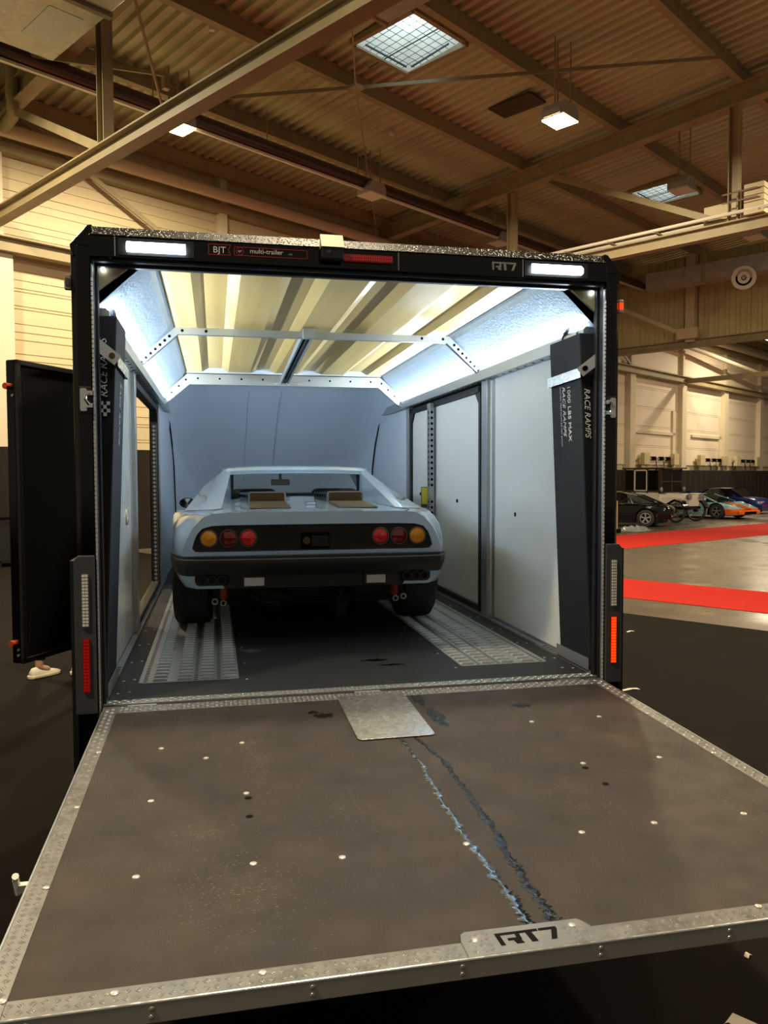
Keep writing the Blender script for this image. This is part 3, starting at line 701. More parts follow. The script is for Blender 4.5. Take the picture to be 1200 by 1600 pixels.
# swung-open left side door leaf
sd = MB().bx(0, 1.03, -.03, .03, 0, 1.72).build('side_door', 'black_gloss', tr, bevel=.008, loc=(-1.275, 2.15, .735), rot=(0, 0, R(180+59.7)))
b = MB(); b.bx(.03, 1.0, .03, .034, .03, 1.69); b.build('inner_skin', 'black_satin', sd)
b = MB(); b.bx(0, 1.03, .03, .05, 0, .03); b.bx(0, 1.03, .03, .05, 1.69, 1.72); b.bx(1.0, 1.03, .03, .05, 0, 1.72); b.bx(0, .03, .03, .05, 0, 1.72); b.build('edge_seal', 'rubber', sd, bevel=.004)
for z in (.12, 1.57): MB().cyl((1.03, .0, z), (1.07, .0, z), .018, 10).build('door_buffer', 'orange_metal', sd)
for z in (.05, .08, 1.52): MB().cyl((1.03, .02, z), (1.04, .02, z), .008, 8).build('bolt', 'alu', sd)
# ---- floor
fl_ = MB().bx(-1.2, 1.2, .0, 6.2, .62, .795).build('floor_panel', 'deck_mat', tr)
MB().bx(-1.155, 1.155, .1, 5.9, .795, .8).build('floor_mat', 'deck_mat', fl_)
ts = MB().bx(-1.165, 1.165, .03, .1, .77, .803).build('threshold_strip', 'alu_dull', tr)
def tread(x0, x1, y0, y1, z, pitch=.027):
    m_ = MB(); nx = max(1, int((x1-x0)/pitch)); ny = max(1, int((y1-y0)/pitch)); ox = ((x1-x0)-nx*pitch)/2; oy = ((y1-y0)-ny*pitch)/2
    for i in range(nx):
        for j in range(ny):
            cx = x0+ox+(i+.5)*pitch; cy = y0+oy+(j+.5)*pitch; a = PI/4 if (i+j) % 2 else -PI/4; c, s_ = math.cos(a), math.sin(a); L = pitch*.40
            for k in (-1, 0, 1):
                px, py_ = cx-s_*k*pitch*.22, cy+c*k*pitch*.22; wd = pitch*.055
                m_.add([(px+c*L, py_+s_*L, z), (px-s_*wd, py_+c*wd, z), (px-c*L, py_-s_*L, z), (px+s_*wd, py_-c*wd, z), (px, py_, z+.0022)], [(0, 1, 4), (1, 2, 4), (2, 3, 4), (3, 0, 4)])
    return m_
tread(-1.16, 1.16, .035, .098, .803, .02).build('tread_pattern', 'alu_bright', ts, kind='stuff')
scr = MB().lathe([(.011, 0), (.010, .0025), (.006, .004), (0, .004)], ax=(0, 0, 1), n=10); sc0 = None
def screw(parent, x, y, z, k=1.0):
    global sc0
    if sc0 is None: sc0 = scr.build('screw', 'screw', parent, 40); o = sc0; o.location = (x, y, z)
    else: o = inst(sc0, parent, (x, y, z))
    o.scale = (k, k, k); return o
for s in (-1, 1):
    for y in (.22, .45, .85, 1.3, 1.75, 2.25): screw(fl_, s*1.125, y, .8, .7); screw(fl_, s*1.075, y+.02, .8, .7)
    for y in (.36, .7, 1.1, 1.5): screw(fl_, s*.535, y, .8, .6)
for x in (-.95, -.62, -.3, .0, .25, .6, .95): screw(ts, x, .065, .803, .7)
# perforated wheel plates
for s in (-1, 1):
    x0, x1 = sorted((s*.572, s*1.05)); pl = MB(); pl.prism(rr2(x0, x1, .375, 4.4, .02, 3), (0, 0, .8), (1, 0, 0), (0, 1, 0), (0, 0, .004)); wp = pl.build('wheel_plate', 'plate_metal', tr)
    lv = MB(); sl = MB()
    cols = [.10, .215, .325, .435]; thin = [.03, .27, .38]
    for i in range(56):
        y = .415+i*.07
        for c in cols:
            cx = (s*1.05)-s*c; hw = .034
            lv.add([(cx-hw, y-.012, .804), (cx+hw, y-.012, .804), (cx+hw, y+.026, .804), (cx-hw, y+.026, .804), (cx-hw*.8, y-.012, .815), (cx+hw*.8, y-.012, .815), (cx-hw*.7, y+.006, .8145), (cx+hw*.7, y+.006, .8145)], [(4, 5, 7, 6), (2, 3, 6, 7), (0, 4, 6, 3), (1, 2, 7, 5), (0, 1, 5, 4)])
            sl.add([(cx-hw*1.05, y-.0185, .8042), (cx+hw*1.05, y-.0185, .8042), (cx+hw*1.05, y-.012, .8042), (cx-hw*1.05, y-.012, .8042)], [(0, 1, 2, 3)])
        for c in thin:
            for e in (-.0175, .0175): cx = (s*1.05)-s*c; sl.bx(cx-.009, cx+.009, y+e-.008, y+e+.004, .8041, .8046)
    lv.build('tread_louvres', 'louvre', wp, kind='stuff'); sl.build('slots', 'hole', wp, kind='stuff')
# ---- strap brackets and floor angles that hold the foam ramps
for s in (-1, 1):
    k = MB(); zz = 2.30; t = .003
    k.beam((s*1.082, .07, zz), (s*1.078, .456, zz-.012), t, .05); k.beam((s*1.082, .075, zz), (s*1.17, .06, zz+.07), t, .05); k.beam((s*1.079, .454, zz-.012), (s*1.19, .456, zz), t, .05)
    so = k.build('strap', 'alu_bright', tr)
    MB().cyl((s*1.105, .06, zz+.02), (s*1.105, .075, zz+.02), .013, 10).build('strap_bolt', 'bronze' if s < 0 else 'hole', so)
    k = MB(); xa, xb = sorted((s*1.150, s*1.154)); k.bx(xa, xb, .10, .48, .812, .875); xa, xb = sorted((s*1.150, s*1.19)); k.bx(xa, xb, .10, .48, .812, .815); k.build('floor_angle', 'alu_dull', tr)
# ---- chassis and wheels
b = MB(); b.bx(-.9, -.8, .3, 6.0, .42, .62); b.bx(.8, .9, .3, 6.0, .42, .62); b.bx(-1.15, 1.15, .05, .15, .5, .62); b.bx(-.06, .06, 6.0, 7.6, .45, .55); b.build('chassis', 'black_satin', tr)
wp0 = MB().lathe([(.17, -.09), (.27, -.095), (.305, -.07), (.31, 0), (.305, .07), (.27, .095), (.17, .09)], ax=(1, 0, 0), n=28)
w0 = None
for s in (-1, 1):
    for y in (2.6, 3.35):
        if w0 is None: w0 = wp0.build('trailer_wheel', 'tyre', tr, 40, loc=(s*1.03, y, .316)); MB().lathe([(.172, -.06), (.17, .05), (.06, .07), (0, .07)], ax=(1, 0, 0), n=20).build('rim', 'alu', w0, 40)
        else: o = inst(w0, tr, (s*1.03, y, .316)); inst(w0.children[0], o)
# ---- ramp gate
RT = .0294
rg = MB().bx(-1.15, 1.15, -1.955, -.0, -.042, -.003).build('ramp', 'fascia', tr, loc=(0, 0, .8), rot=(RT, 0, 0))
MB().bx(-1.10, 1.10, -1.908, -.09, -.004, .0).build('ramp_mat', 'ramp_mat', rg)
for q in ((-1.155, -1.098, -1.965, 0), (1.098, 1.155, -1.965, 0), (-1.098, 1.098, -1.965, -1.906), (-1.098, 1.098, -.092, -.005)): MB().bx(*q, -.004, .002).build('edge_strip', 'strip_base', rg, bevel=.001)
for q in ((-1.152, -1.1, -1.905, -.02), (1.1, 1.152, -1.905, -.02), (-1.152, -.15, -1.962, -1.908), (.17, 1.152, -1.962, -1.908)): tread(*q, .002, .0225).build('tread_pattern', 'alu_bright', rg, kind='stuff')
tread(-1.09, 1.09, -.09, -.008, .002, .02).build('tread_pattern', 'alu_bright', rg, kind='stuff')
MB().bx(-1.155, 1.155, -1.967, -1.957, -.043, .001).build('lip', 'fascia', rg, bevel=.002)
MB().cyl((-1.155, -1.964, .0005), (1.155, -1.964, .0005), .0035, 8).build('lip_edge', 'alu_bright', rg)
MB().bx(-1.158, -1.150, -1.965, 0, -.042, .002).build('side_edge', 'alu_dull', rg); MB().bx(1.150, 1.158, -1.965, 0, -.042, .002).build('side_edge', 'alu_dull', rg)
dp = MB(); dp.prism(rr2(-.152, .155, -.615, -.06, .02, 3), (0, 0, .002), (1, 0, 0), (0, 1, 0), (0, 0, .004)); dp.build('centre_plate', 'alu_bright', rg, bevel=.001, label='bright rectangular metal plate at the hinge')
pl = MB(); pl.prism([(-.148, -1.963), (.168, -1.963), (.165, -1.905), (.155, -1.885), (.145, -1.874), (-.130, -1.872), (-.142, -1.88), (-.148, -1.905)], (0, 0, .002), (1, 0, 0), (0, 1, 0), (0, 0, .002)); pl.build('badge_plate', 'strip_base', rg)
tread(-.14, -.072, -1.96, -1.878, .004, .02).build('tread_pattern', 'alu_bright', rg, kind='stuff'); tread(.092, .155, -1.96, -1.89, .004, .02).build('tread_pattern', 'alu_bright', rg, kind='stuff')
b = MB()
for q in RT7: b.prism([(x*.001, y*.001) for x, y in q], (-.066, -1.938, .0038), (1, 0, 0), (0, 1, 0), (0, 0, .0007))
b.build('badge_lettering', 'hole', rg, label='black letters RT7 on the ramp edge')
for x, l in [(-.885, .543), (-.589, .543), (-.721, .672), (-.887, 1.002), (-.59, 1.004), (-.89, 1.465), (-.589, 1.458), (-.35, 1.473), (.585, .538), (.887, .534), (.593, .99), (.889, .995), (.005, 1.469), (.355, 1.471), (.594, 1.459), (.896, 1.46)]: screw(rg, x, -l, .0, .95)
for x, l in [(-1.105, .544), (-1.107, 1.008), (-1.106, 1.477), (-1.106, 1.905), (-.89, 1.925), (-.591, 1.921), (.604, 1.915), (.9, 1.92), (1.106, .544), (1.106, 1.0), (-.115, 1.905), (.125, 1.895), (-.13, .08), (.13, .08), (-.135, .595), (.138, .595), (-1.06, .05), (-1.02, .045), (1.06, .05), (1.0, .045)]: screw(rg, x, -l, .0025, .8)
for x, l in [(-.585, 1.04), (-.587, 1.173), (.583, 1.029), (.587, 1.169)]: MB().lathe([(.012, .0008), (0, .0008)], (x, -l, 0), (0, 0, 1), 10).build('bolt_hole', 'hole', rg)
for x in (-1.05, -.814, -.49, -.163, .163, .49, .814, 1.05):
    for z in (-.013, -.030):
        o = screw(rg, x, -1.967, z, .55); o.rotation_euler = (R(90), 0, 0)
for x in (-1.0, 0, 1.0): MB().cyl((x-.06, .005, -.004), (x+.06, .005, -.004), .008, 8).build('hinge', 'alu', rg)
hk = MB(); hk.beam((-1.158, -1.42, -.02), (-1.185, -1.42, -.02), .02, .02); hk.tube([(-1.185, -1.42, -.035), (-1.19, -1.425, .005), (-1.187, -1.44, .022)], .009, 8); hk.build('side_catch', 'white_paint', rg, 40)
# water running down the ramp
def stream(pts, wd, name, m_, seed, z=.0012):
    rnd = random.Random(seed); L = []
    for (a, la), (c, lc) in zip(pts[:-1], pts[1:]):
        for i in range(30): t = i/30; L.append((a+(c-a)*t, la+(lc-la)*t))
    L.append(pts[-1]); vs = []; fs = []
    for i, (x, l) in enumerate(L):
        k = wd*(.6+.5*i/len(L))*(1+.12*math.sin(i*.37)); j = rnd.uniform(-.0012, .0012)+.003*math.sin(i*.21)
        e0, e1 = rnd.uniform(-.3, .3)*k, rnd.uniform(-.3, .3)*k
        vs += [(x+j-k/2+e0, -l, 0.0002), (x+j-k*.2, -l, z), (x+j+k*.2, -l, z), (x+j+k/2+e1, -l, 0.0002)]
    for i in range(len(L)-1):
        for k in range(3): fs.append((i*4+k, i*4+k+1, i*4+k+5, i*4+k+4))
    return MB().add(vs, fs).build(name, m_, rg, smooth=70)
stream([(.012, .625), (.029, .887), (.019, 1.026), (.016, 1.248), (.015, 1.475), (.029, 1.715), (.031, 1.869)], .026, 'water_trickle', 'water', 1)['label'] = 'shiny pale blue trickle of water on the ramp'
stream([(.07, .62), (.112, .843), (.113, 1.072), (.111, 1.334), (.097, 1.582), (.091, 1.772), (.098, 1.87)], .026, 'water_trickle', 'water_dark', 2)['label'] = 'dark wet trickle on the ramp'
def puddle(x, y, rx, ry, par, seed, m_='water_dark', z=.0006):
    rnd = random.Random(seed); n = 26; pts = []
    for i in range(n): t = 2*PI*i/n; k = rnd.uniform(.55, 1.15); pts.append((x+rx*k*math.cos(t), y+ry*k*math.sin(t)))
    b = MB(); b.add([(a, c, z) for a, c in pts], [tuple(range(n))]); return b.build('wet_patch', m_, par)
puddle(-.24, -.29, .05, .035, rg, 3); puddle(-.28, -.24, .03, .02, rg, 4); puddle(.20, -.16, .03, .09, rg, 5); puddle(.22, -.40, .035, .13, rg, 6); puddle(.62, -.33, .05, .03, rg, 8)
puddle(.16, .62, .09, .03, fl_, 9, z=.8005); puddle(.22, .50, .07, .02, fl_, 10, z=.8005)
# chalky scuffs on the mat
rnd = random.Random(11); ck = MB()
for (cx, cl_, rx, rl, n) in ((-.62, 1.55, .2, .28, 260), (-.55, .75, .07, .5, 200), (-.3, 1.2, .12, .2, 90), (-.75, 1.25, .12, .06, 60), (.45, 1.25, .15, .2, 110), (.9, 1.0, .12, .25, 100), (.75, .75, .2, .1, 60), (.95, 1.4, .1, .2, 70), (.15, .9, .2, .3, 60)):
    for i in range(int(n*1.6)):
        x = rnd.gauss(cx, rx*.5); l = rnd.gauss(cl_, rl*.5)
        if not (-1.07 < x < 1.07 and .15 < l < 1.86): continue
        a = rnd.uniform(-.6, .6); e = rnd.uniform(.0015, .005); t = rnd.uniform(.0006, .0014); c, s_ = math.cos(a)*e, math.sin(a)*e
        ck.add([(x-c, -l-s_, .0004), (x, -l-t, .0004), (x+c, -l+s_, .0004), (x, -l+t, .0004)], [(0, 1, 2, 3)])
ck.build('dust_scuffs', 'chalk', rg, kind='stuff')
# ---- foam ramps standing in the rear corners
def foam_ramp(s, label):
    t = thing('foam_ramp', label, 'ramp', (s*1.17, .27, .816), 0, 'foam ramps strapped upright in the trailer')
    b = MB(); y0, y1 = -.18, .18; ht = 1.68
    # wedge: thin tip on the floor, thick end up
    b.prism([(-s*0.0, 0), (s*.012, 0), (s*.012, ht), (-s*.085, ht), (-s*.012, .02)], (0, y0, 0), X, Z, (0, y1-y0, 0)); o = b.build('foam_body', 'foam', t, bevel=.006)
    h = MB(); pts = []
    for i in range(9): a = PI*i/8; pts.append((-s*.045, -.09+.18*(1-math.cos(a))/2, ht-.005+.062*math.sin(a)))
    rings = [[(q[0]-.012, q[1], q[2]), (q[0]+.012, q[1], q[2]), (q[0]+.012, q[1]+.002, q[2]+.004), (q[0]-.012, q[1]+.002, q[2]+.004)] for q in pts]
    h.loft(rings, True, True, True); h.build('carry_strap', 'case_dark', t)
    # print: inner face and rear face, lines read downwards
    xf = lambda z: -s*(.012+.073*(z-.02)/(ht-.02))-s*.0015
    tilt = Vector((-s*.073, 0, ht-.02)).normalized()
    if s > 0:
        u = -tilt; v = Vector((0, -1, 0))*1.0
        # seen from inside, text runs down, its top towards the rear opening
        text('1000 LBS MAX', .046, 'print', 'decal_white', o, (xf(1.44), -.025, 1.44), u, v)
        text('RACE RAMPS', .044, 'print', 'decal_white', o, (xf(1.44), .035, 1.44), u, v, shear=.3)
        text('CAUTION  FOAM RAMPS DO NOT EXCEED', .016, 'print', 'decal_white', o, (xf(1.44), .065, 1.44), u, v)
        text('RACE RAMPS', .042, 'print', 'decal_white', o, (-.058, y0-.003, 1.41), (.035, 0, -1), (1, 0, .035), shear=.3)
    else:
        u = tilt; v = Vector((0, -1, 0))
        text('RACE RAMPS', .05, 'print', 'decal_white', o, (xf(1.42), -.0, 1.42), -u, Vector((0, 1, 0)), shear=.3)
        text('1000 LBS MAX', .03, 'print', 'decal_grey', o, (xf(1.42), .06, 1.42), -u, Vector((0, 1, 0)))
        text('RACE RAMPS', .044, 'print', 'decal_white', o, (.040, y0-.003, 1.325), (0, 0, 1), (-1, 0, 0), shear=.3)
        b = MB()
        for i in range(4):
            for j in range(3):
                if (i+j) % 2: b.bx(.008+j*.014, .022+j*.014, y0-.004, y0-.002, .245+1.0+i*.016, .261+1.0+i*.016)
        b.build('print', 'decal_white', o, kind='stuff')
    return t
foam_ramp(1, 'black foam ramp strapped upright against the wall opposite the open side door')
foam_ramp(-1, 'black foam ramp strapped upright beside the open side door')
# ================================================================== THE SPORTS CAR
def crom(keys, y):                               # smooth interpolation of lists keyed by y
    ks = [k for k, _ in keys]
    if y <= ks[0]: return keys[0][1]
    if y >= ks[-1]: return keys[-1][1]
    i = max(j for j in range(len(ks)-1) if ks[j] <= y); t = (y-ks[i])/(ks[i+1]-ks[i]); P1, P2 = keys[i][1], keys[i+1][1]
    P0 = keys[i-1][1] if i else P1; P3 = keys[i+2][1] if i+2 < len(keys) else P2
    h = ks[i+1]-ks[i]; h0 = ks[i]-ks[i-1] if i else h; h2 = ks[i+2]-ks[i+1] if i+2 < len(ks) else h
    out = []
    for a, b, c, d in zip(P0, P1, P2, P3):
        r = []
        for k in range(len(b)):
            m1 = (c[k]-a[k])/(h+h0)*h; m2 = (d[k]-b[k])/(h+h2)*h
            r.append((2*t**3-3*t*t+1)*b[k]+(t**3-2*t*t+t)*m1+(-2*t**3+3*t*t)*c[k]+(t**3-t*t)*m2)
        out.append(tuple(r))
    return out
TAIL = [(.768, .53), (.762, .57), (.746, .62), (.71, .69), (.655, .75), (.60, .775), (.5, .782), (.3, .783), (0, .784)]
BODY = [(-.81, TAIL),
 (-.62, [(.825, .50), (.83, .56), (.822, .62), (.80, .69), (.765, .735), (.73, .762), (.6, .78), (.35, .788), (0, .79)]),
 (-.38, [(.85, .48), (.86, .56), (.857, .63), (.845, .695), (.815, .738), (.78, .765), (.62, .785), (.35, .792), (0, .795)]),
 (0, [(.868, .48), (.878, .56), (.878, .63), (.865, .695), (.835, .74), (.79, .768), (.62, .79), (.35, .80), (0, .803)]),
 (.4, [(.87, .42), (.88, .53), (.88, .62), (.868, .69), (.838, .735), (.79, .765), (.62, .80), (.35, .815), (0, .82)]),
 (.9, [(.87, .16), (.89, .35), (.895, .52), (.885, .64), (.86, .715), (.80, .76), (.6, .80), (.35, .83), (0, .835)]),
 (1.5, [(.87, .15), (.885, .35), (.89, .5), (.88, .63), (.855, .71), (.80, .755), (.6, .77), (.3, .775), (0, .78)]),
 (2.2, [(.86, .15), (.88, .33), (.885, .48), (.875, .61), (.85, .69), (.78, .735), (.6, .76), (.3, .77), (0, .775)]),
 (2.6, [(.85, .3), (.86, .45), (.87, .52), (.86, .60), (.83, .665), (.75, .70), (.6, .71), (.3, .72), (0, .725)]),
 (3.1, [(.82, .25), (.84, .35), (.84, .44), (.82, .53), (.78, .585), (.70, .60), (.5, .605), (.3, .61), (0, .612)]),
 (3.42, [(.70, .25), (.72, .30), (.72, .36), (.70, .42), (.66, .455), (.6, .465), (.5, .468), (.3, .47), (0, .472)])]
car = thing('sports_car', 'pale blue low sports car with black tail panel and round rear lamps, inside the trailer', 'car', (-.07, 1.93, .805), R(-2))
rings = []
y = -.81
ys = [-.81+.045*i for i in range(95)]
for y in ys:
    if y > 3.42: break
    pf = [list(q) for q in crom(BODY, y)]
    for ax_ in (0, 2.5):
        dy = abs(y-ax_)
        if dy < .385:
            za = .335+math.sqrt(.385**2-dy*dy)
            for i in range(5):
                if pf[i][1] < za+.012*i: pf[i][1] = za+.012*i
    h = [(x, y, z) for x, z in pf]; rings.append(h+[(-x, yy, z) for x, yy, z in reversed(h[:-1])])
b = MB(); b.loft(rings, cap1=True)
# tail face ring with a recess
OUT = [(0, .525), (.4, .525), (.72, .525)]+TAIL; INN = [(0, .553), (.4, .553), (.66, .553), (.695, .556), (.712, .575), (.70, .62), (.685, .655), (.655, .690), (.60, .705), (.5, .708), (.3, .709), (0, .709)]
def full(h, y): return [(x, y, z) for x, z in h]+[(-x, y, z) for x, z in reversed(h[1:-1])]
b.loft([full(OUT, -.81), full(INN, -.812), full(INN, -.785)], True)
body = b.build('body', 'car_blue', car, smooth=38)
tp = MB().add(full(INN, -.786), [tuple(range(len(full(INN, 0))))]).build('tail_panel', 'car_black', car)
g = MB()
for i in range(13):
    z = .562+i*.0112
    for x0, x1 in ((-.41, -.085), (.085, .41)): g.bx(x0, x1, -.795, -.787, z, z+.005)
g.build('grille_slats', 'car_black', tp, kind='stuff')
pr = MB(); pr.bx(-.085, .085, -.79, -.786, .56, .66); po = pr.build('plate_recess', 'hole', tp)
MB().cyl((-.05, -.80, .61), (-.05, -.79, .61), .022, 14).build('lock', 'bronze', po); MB().bx(-.02, .08, -.795, -.79, .575, .64).build('cover', 'under', po)
for s in (-1, 1):
    for x, m_ in ((.618, 'lens_amber'), (.505, 'lens_dark_red'), (.392, 'lens_bright_red')):
        l = MB().lathe([(.0, -.022), (.025, -.020), (.044, -.014), (.048, 0)], (s*x, -.796, .632), (0, 1, 0), 28).build('tail_lamp', m_, car, 40)
        MB().ring((s*x, -.81, .632), (0, 1, 0), .047, .053, .024, 28).build('chrome_ring', 'chrome', l, 40)
        q = MB(); q.lathe([(.0, -.026), (.015, -.025), (.018, -.021)], (s*x, -.796, .632), (0, 1, 0), 16); q.build('lens_core', m_, l, 40)
# bumper and valance
plan = [(0, -.865), (.4, -.862), (.66, -.850), (.755, -.825), (.795, -.77), (.835, -.62), (.862, -.46), (.868, -.40)]
plan = [(-x, y) for x, y in reversed(plan[1:])]+plan
b = MB()
sec = [(0, .530), (.0, .515), (-.004, .50), (.0, .465), (.02, .415), (.05, .412)]
def off(i, d):
    x, y = plan[i]; a = Vector(plan[min(i+1, len(plan)-1)])-Vector(plan[max(i-1, 0)]); n = Vector((a.y, -a.x)).normalized(); return (x-n.x*d, y-n.y*d)
rg_ = []
for i in range(len(plan)):
    rg_.append([(*off(i, d), z) for d, z in [(.06, .532)]+sec+[(.10, .43), (.10, .52)]])
b.loft(rg_, True, True, True); bp = b.build('rear_bumper', 'bumper_black', car, smooth=35)
b = MB(); b.loft([[(*off(i, -.0015), .514), (*off(i, -.0015), .506)] for i in range(len(plan))]); b.build('trim_line', 'alu_dull', bp)
b = MB(); b.prism([(-.56, .415), (.56, .415), (.52, .335), (-.52, .335)], (0, -.80, 0), X, Z, (0, .03, 0)); b.build('lower_valance', 'car_black', car)
for s in (-1, 1):
    b = MB(); P = [(.56, -.80), (.72, -.79), (.79, -.72), (.825, -.56), (.85, -.44)]
    zb = [.335, .335, .34, .38, .41]
    b.loft([[(s*x, y, .425), (s*x*.995, y+.005, (z+.42)/2), (s*(x-.03), y+.02, z)] for (x, y), z in zip(P, zb)]); b.build('corner_valance', 'car_blue', car, smooth=50)
    fr = MB(); fr.bx(*sorted((s*.36-.075, s*.36+.075)), -.825, -.79, .340, .415); fo = fr.build('lamp_box', 'car_black', car, bevel=.004)
    MB().bx(s*.36-.058, s*.36+.058, -.832, -.825, .352, .402).build('reversing_lamp', 'lens_clear', fo, bevel=.003)
    ex = MB()
    for x in (.545, .598, .651):
        ex.lathe([(.027, 0), (.027, -.12), (.021, -.12), (.021, -.02), (0, -.02)], (s*x, -.73, .394), (0, 1, 0), 16)
    for x in (.545, .598, .651): MB().lathe([(.027, 0), (.027, -.12), (.021, -.12), (.021, -.02), (0, -.02)], (s*x, -.73, .394), (0, 1, 0), 16).build('exhaust_tip', 'bumper_black', car, 40)
    MB().rrect(*sorted((s*.50, s*.70)), .355, .432, -.80, -.76, .03).build('exhaust_surround', 'car_black', car)
    MB().cyl((s*.545, -.45, .33), (s*.545, -.42, .225), .026, 12).build('damper', 'orange_metal', car, 40)
    for x, z in ((.60, .211), (.548, .20)): MB().ring((s*x, -.47, z), (0, 1, 0), .012, .02, .03, 14).build('tow_eye', 'alu_dull', car)
# underside
b = MB(); b.bx(-.62, .62, -.35, 3.2, .17, .46); b.bx(-.62, .62, -.74, -.30, .40, .52); b.build('underbody', 'under', car)
b = MB(); b.lathe([(0, -.16), (.07, -.15), (.09, -.05), (.085, .06), (.05, .13), (0, .14)], (-.25, -.42, .24), (1, .1, -.3), 12); b.tube([(-.4, -.45, .3), (-.38, -.5, .25), (-.3, -.5, .2), (-.2, -.5, .19)], .03, 8); b.build('gearbox', 'under', car, 40)
b = MB(); b.lathe([(0, -.1), (.05, -.09), (.06, 0), (.04, .08), (0, .09)], (.19, -.42, .19), (0, 0, 1), 12); b.tube([(.12, -.45, .25), (.2, -.48, .2), (.28, -.45, .27)], .022, 8); b.cyl((.55, -.4, .2), (-.55, -.4, .2), .012, 8); b.build('suspension_arm', 'under', car, 40)
# greenhouse
for s in (-1, 1):
    I1, I2, I3 = (s*.515, .96, 1.035), (s*.555, -.42, .790), (s*.515, .96, .80); T1, T2 = (s*.565, .95, 1.046), (s*.605, -.50, .788); B1, B2 = (s*.84, .95, .755), (s*.80, -.15, .770)
    M1 = (s*.72, .95, .92)
    b = MB(); b.add([I1, I2, I3, T1, T2, B1, B2, M1, (s*.71, .3, .85)], [(0, 1, 4, 3), (3, 4, 8, 7), (7, 8, 6, 5), (4, 6, 8), (0, 2, 1)]); b.build('buttress', 'car_blue', car, smooth=50)
    b = MB(); b.add([(s*.57, 1.0, 1.035), (s*.57, 1.85, 1.04), (s*.80, 2.45, .79), (s*.84, .97, .765)], [(0, 1, 2, 3)]); b.build('side_window', 'glass_mid', car)
    MB().beam((s*.565, .98, 1.045), (s*.565, 1.9, 1.05), .035, .02).build('pillar', 'car_blue', car); MB().beam((s*.56, 1.88, 1.05), (s*.80, 2.55, .775), .035, .03).build('pillar', 'car_blue', car)
b = MB()
rr_ = []
for y, z, wd in ((.90, 1.036, .565), (.93, 1.055, .57), (1.0, 1.064, .57), (1.4, 1.075, .57), (1.8, 1.066, .565), (1.93, 1.05, .555)):
    h = [(wd, y, z-.022), (wd-.03, y, z-.003), (wd*.6, y, z+.006), (0, y, z+.008)]; rr_.append(h+[(-x, yy, zz_) for x, yy, zz_ in reversed(h[:-1])])
b.loft(rr_); b.loft([[(x, y, z-.025) for x, y, z in r] for r in rr_]); b.loft([rr_[0], [(x, y+.012, z-.03) for x, y, z in rr_[0]]]); b.build('roof', 'car_blue', car, smooth=50)
b = MB(); b.add([(-.55, 1.92, 1.04), (.55, 1.92, 1.04), (.77, 2.6, .775), (-.77, 2.6, .775)], [(0, 1, 2, 3)]); b.build('windscreen', 'glass_clear', car)
wo = rr2(-.525, .525, .835, 1.035, .035, 5); wi_ = rr2(-.495, .495, .855, 1.02, .03, 5)
b = MB(); b.loft([[(x, .95-.12*(x/.5)**2*0, z) for x, z in wo], [(x, .935, z) for x, z in wi_], [(x, .96, z) for x, z in wi_]], True); b.build('rear_window_frame', 'rubber', car, smooth=40)
MB().prism(wi_, (0, .95, 0), X, Z, (0, .004, 0)).build('rear_window', 'glass_clear', car)
im = MB(); im.rrect(-.175, -.01, .912, .965, 1.66, 1.68, .012); imo = im.build('cabin_mirror', 'car_black', car); MB().cyl((-.092, 1.67, .96), (-.092, 1.70, 1.05), .012, 8).build('stem', 'car_black', imo); MB().rrect(-.168, -.017, .918, .959, 1.656, 1.66, .01).build('glass', 'glass_mid', imo)
b = MB(); b.prism([(-.70, .76), (.70, .76), (.62, .83), (-.62, .83)], (0, 2.2, 0), X, Z, (0, .3, 0)); b.build('dashboard', 'car_black', car)
for s in (-1, 1): MB().prism(rr2(s*.34-.2, s*.34+.2, .40, .89, .06), (0, 1.15, 0), X, Z, (0, .1, 0)).build('seat', 'car_black', car, bevel=.02)
# deck: brown vents and air boxes
for s, x0, x1 in ((-1, -.385, -.121), (1, .172, .433)):
    ab = MB(); ab.prism(rr2(x0, x1, .80, .884, .018, 4), (0, .165, 0), X, Z, (0, .03, 0)); ao = ab.build('air_box', 'alu_dull', car, smooth=40)
    MB().prism(rr2(x0+.012, x1-.012, .808, .876, .012, 3), (0, .158, 0), X, Z, (0, .01, 0)).build('bronze_face', 'bronze', ao)
    b = MB(); b.loft([[(x0+.005, .19, .80), (x0+.005, .19, .882), (x1-.005, .19, .882), (x1-.005, .19, .80)], [(x0-.06, .55, .815), (x0-.06, .55, .872), (x1-.06, .55, .872), (x1-.06, .55, .815)]]); b.build('box_shell', 'car_black', ao)
    k = MB()
    for i in range(5): k.bx(x0-.012-i*.012, x0-.004-i*.012, .25+i*.06, .28+i*.06, .84, .86)
    k.build('side_slots', 'hole', ao, kind='stuff')
    b = MB(); b.add([(x0-.0, -.52, .7925), (x1+.0, -.52, .7925), (x1+.0, .16, .8125), (x0, .16, .8125)], [(0, 1, 2, 3)]); vo = b.build('deck_vent', 'bronze_dark', car)
    k = MB()
    for i in range(14): y = -.50+i*.046; k.box(((x0+x1)/2, y, .7945+.0295*(y+.52)), (x1-x0-.02, .026, .006), Matrix.Rotation(R(14), 3, 'X'))
    k.build('vent_slats', 'bronze_dark', vo, kind='stuff')
MB().bx(.0, .06, -.15, .12, .80, .815).build('latch_handle', 'car_blue', car, bevel=.004)
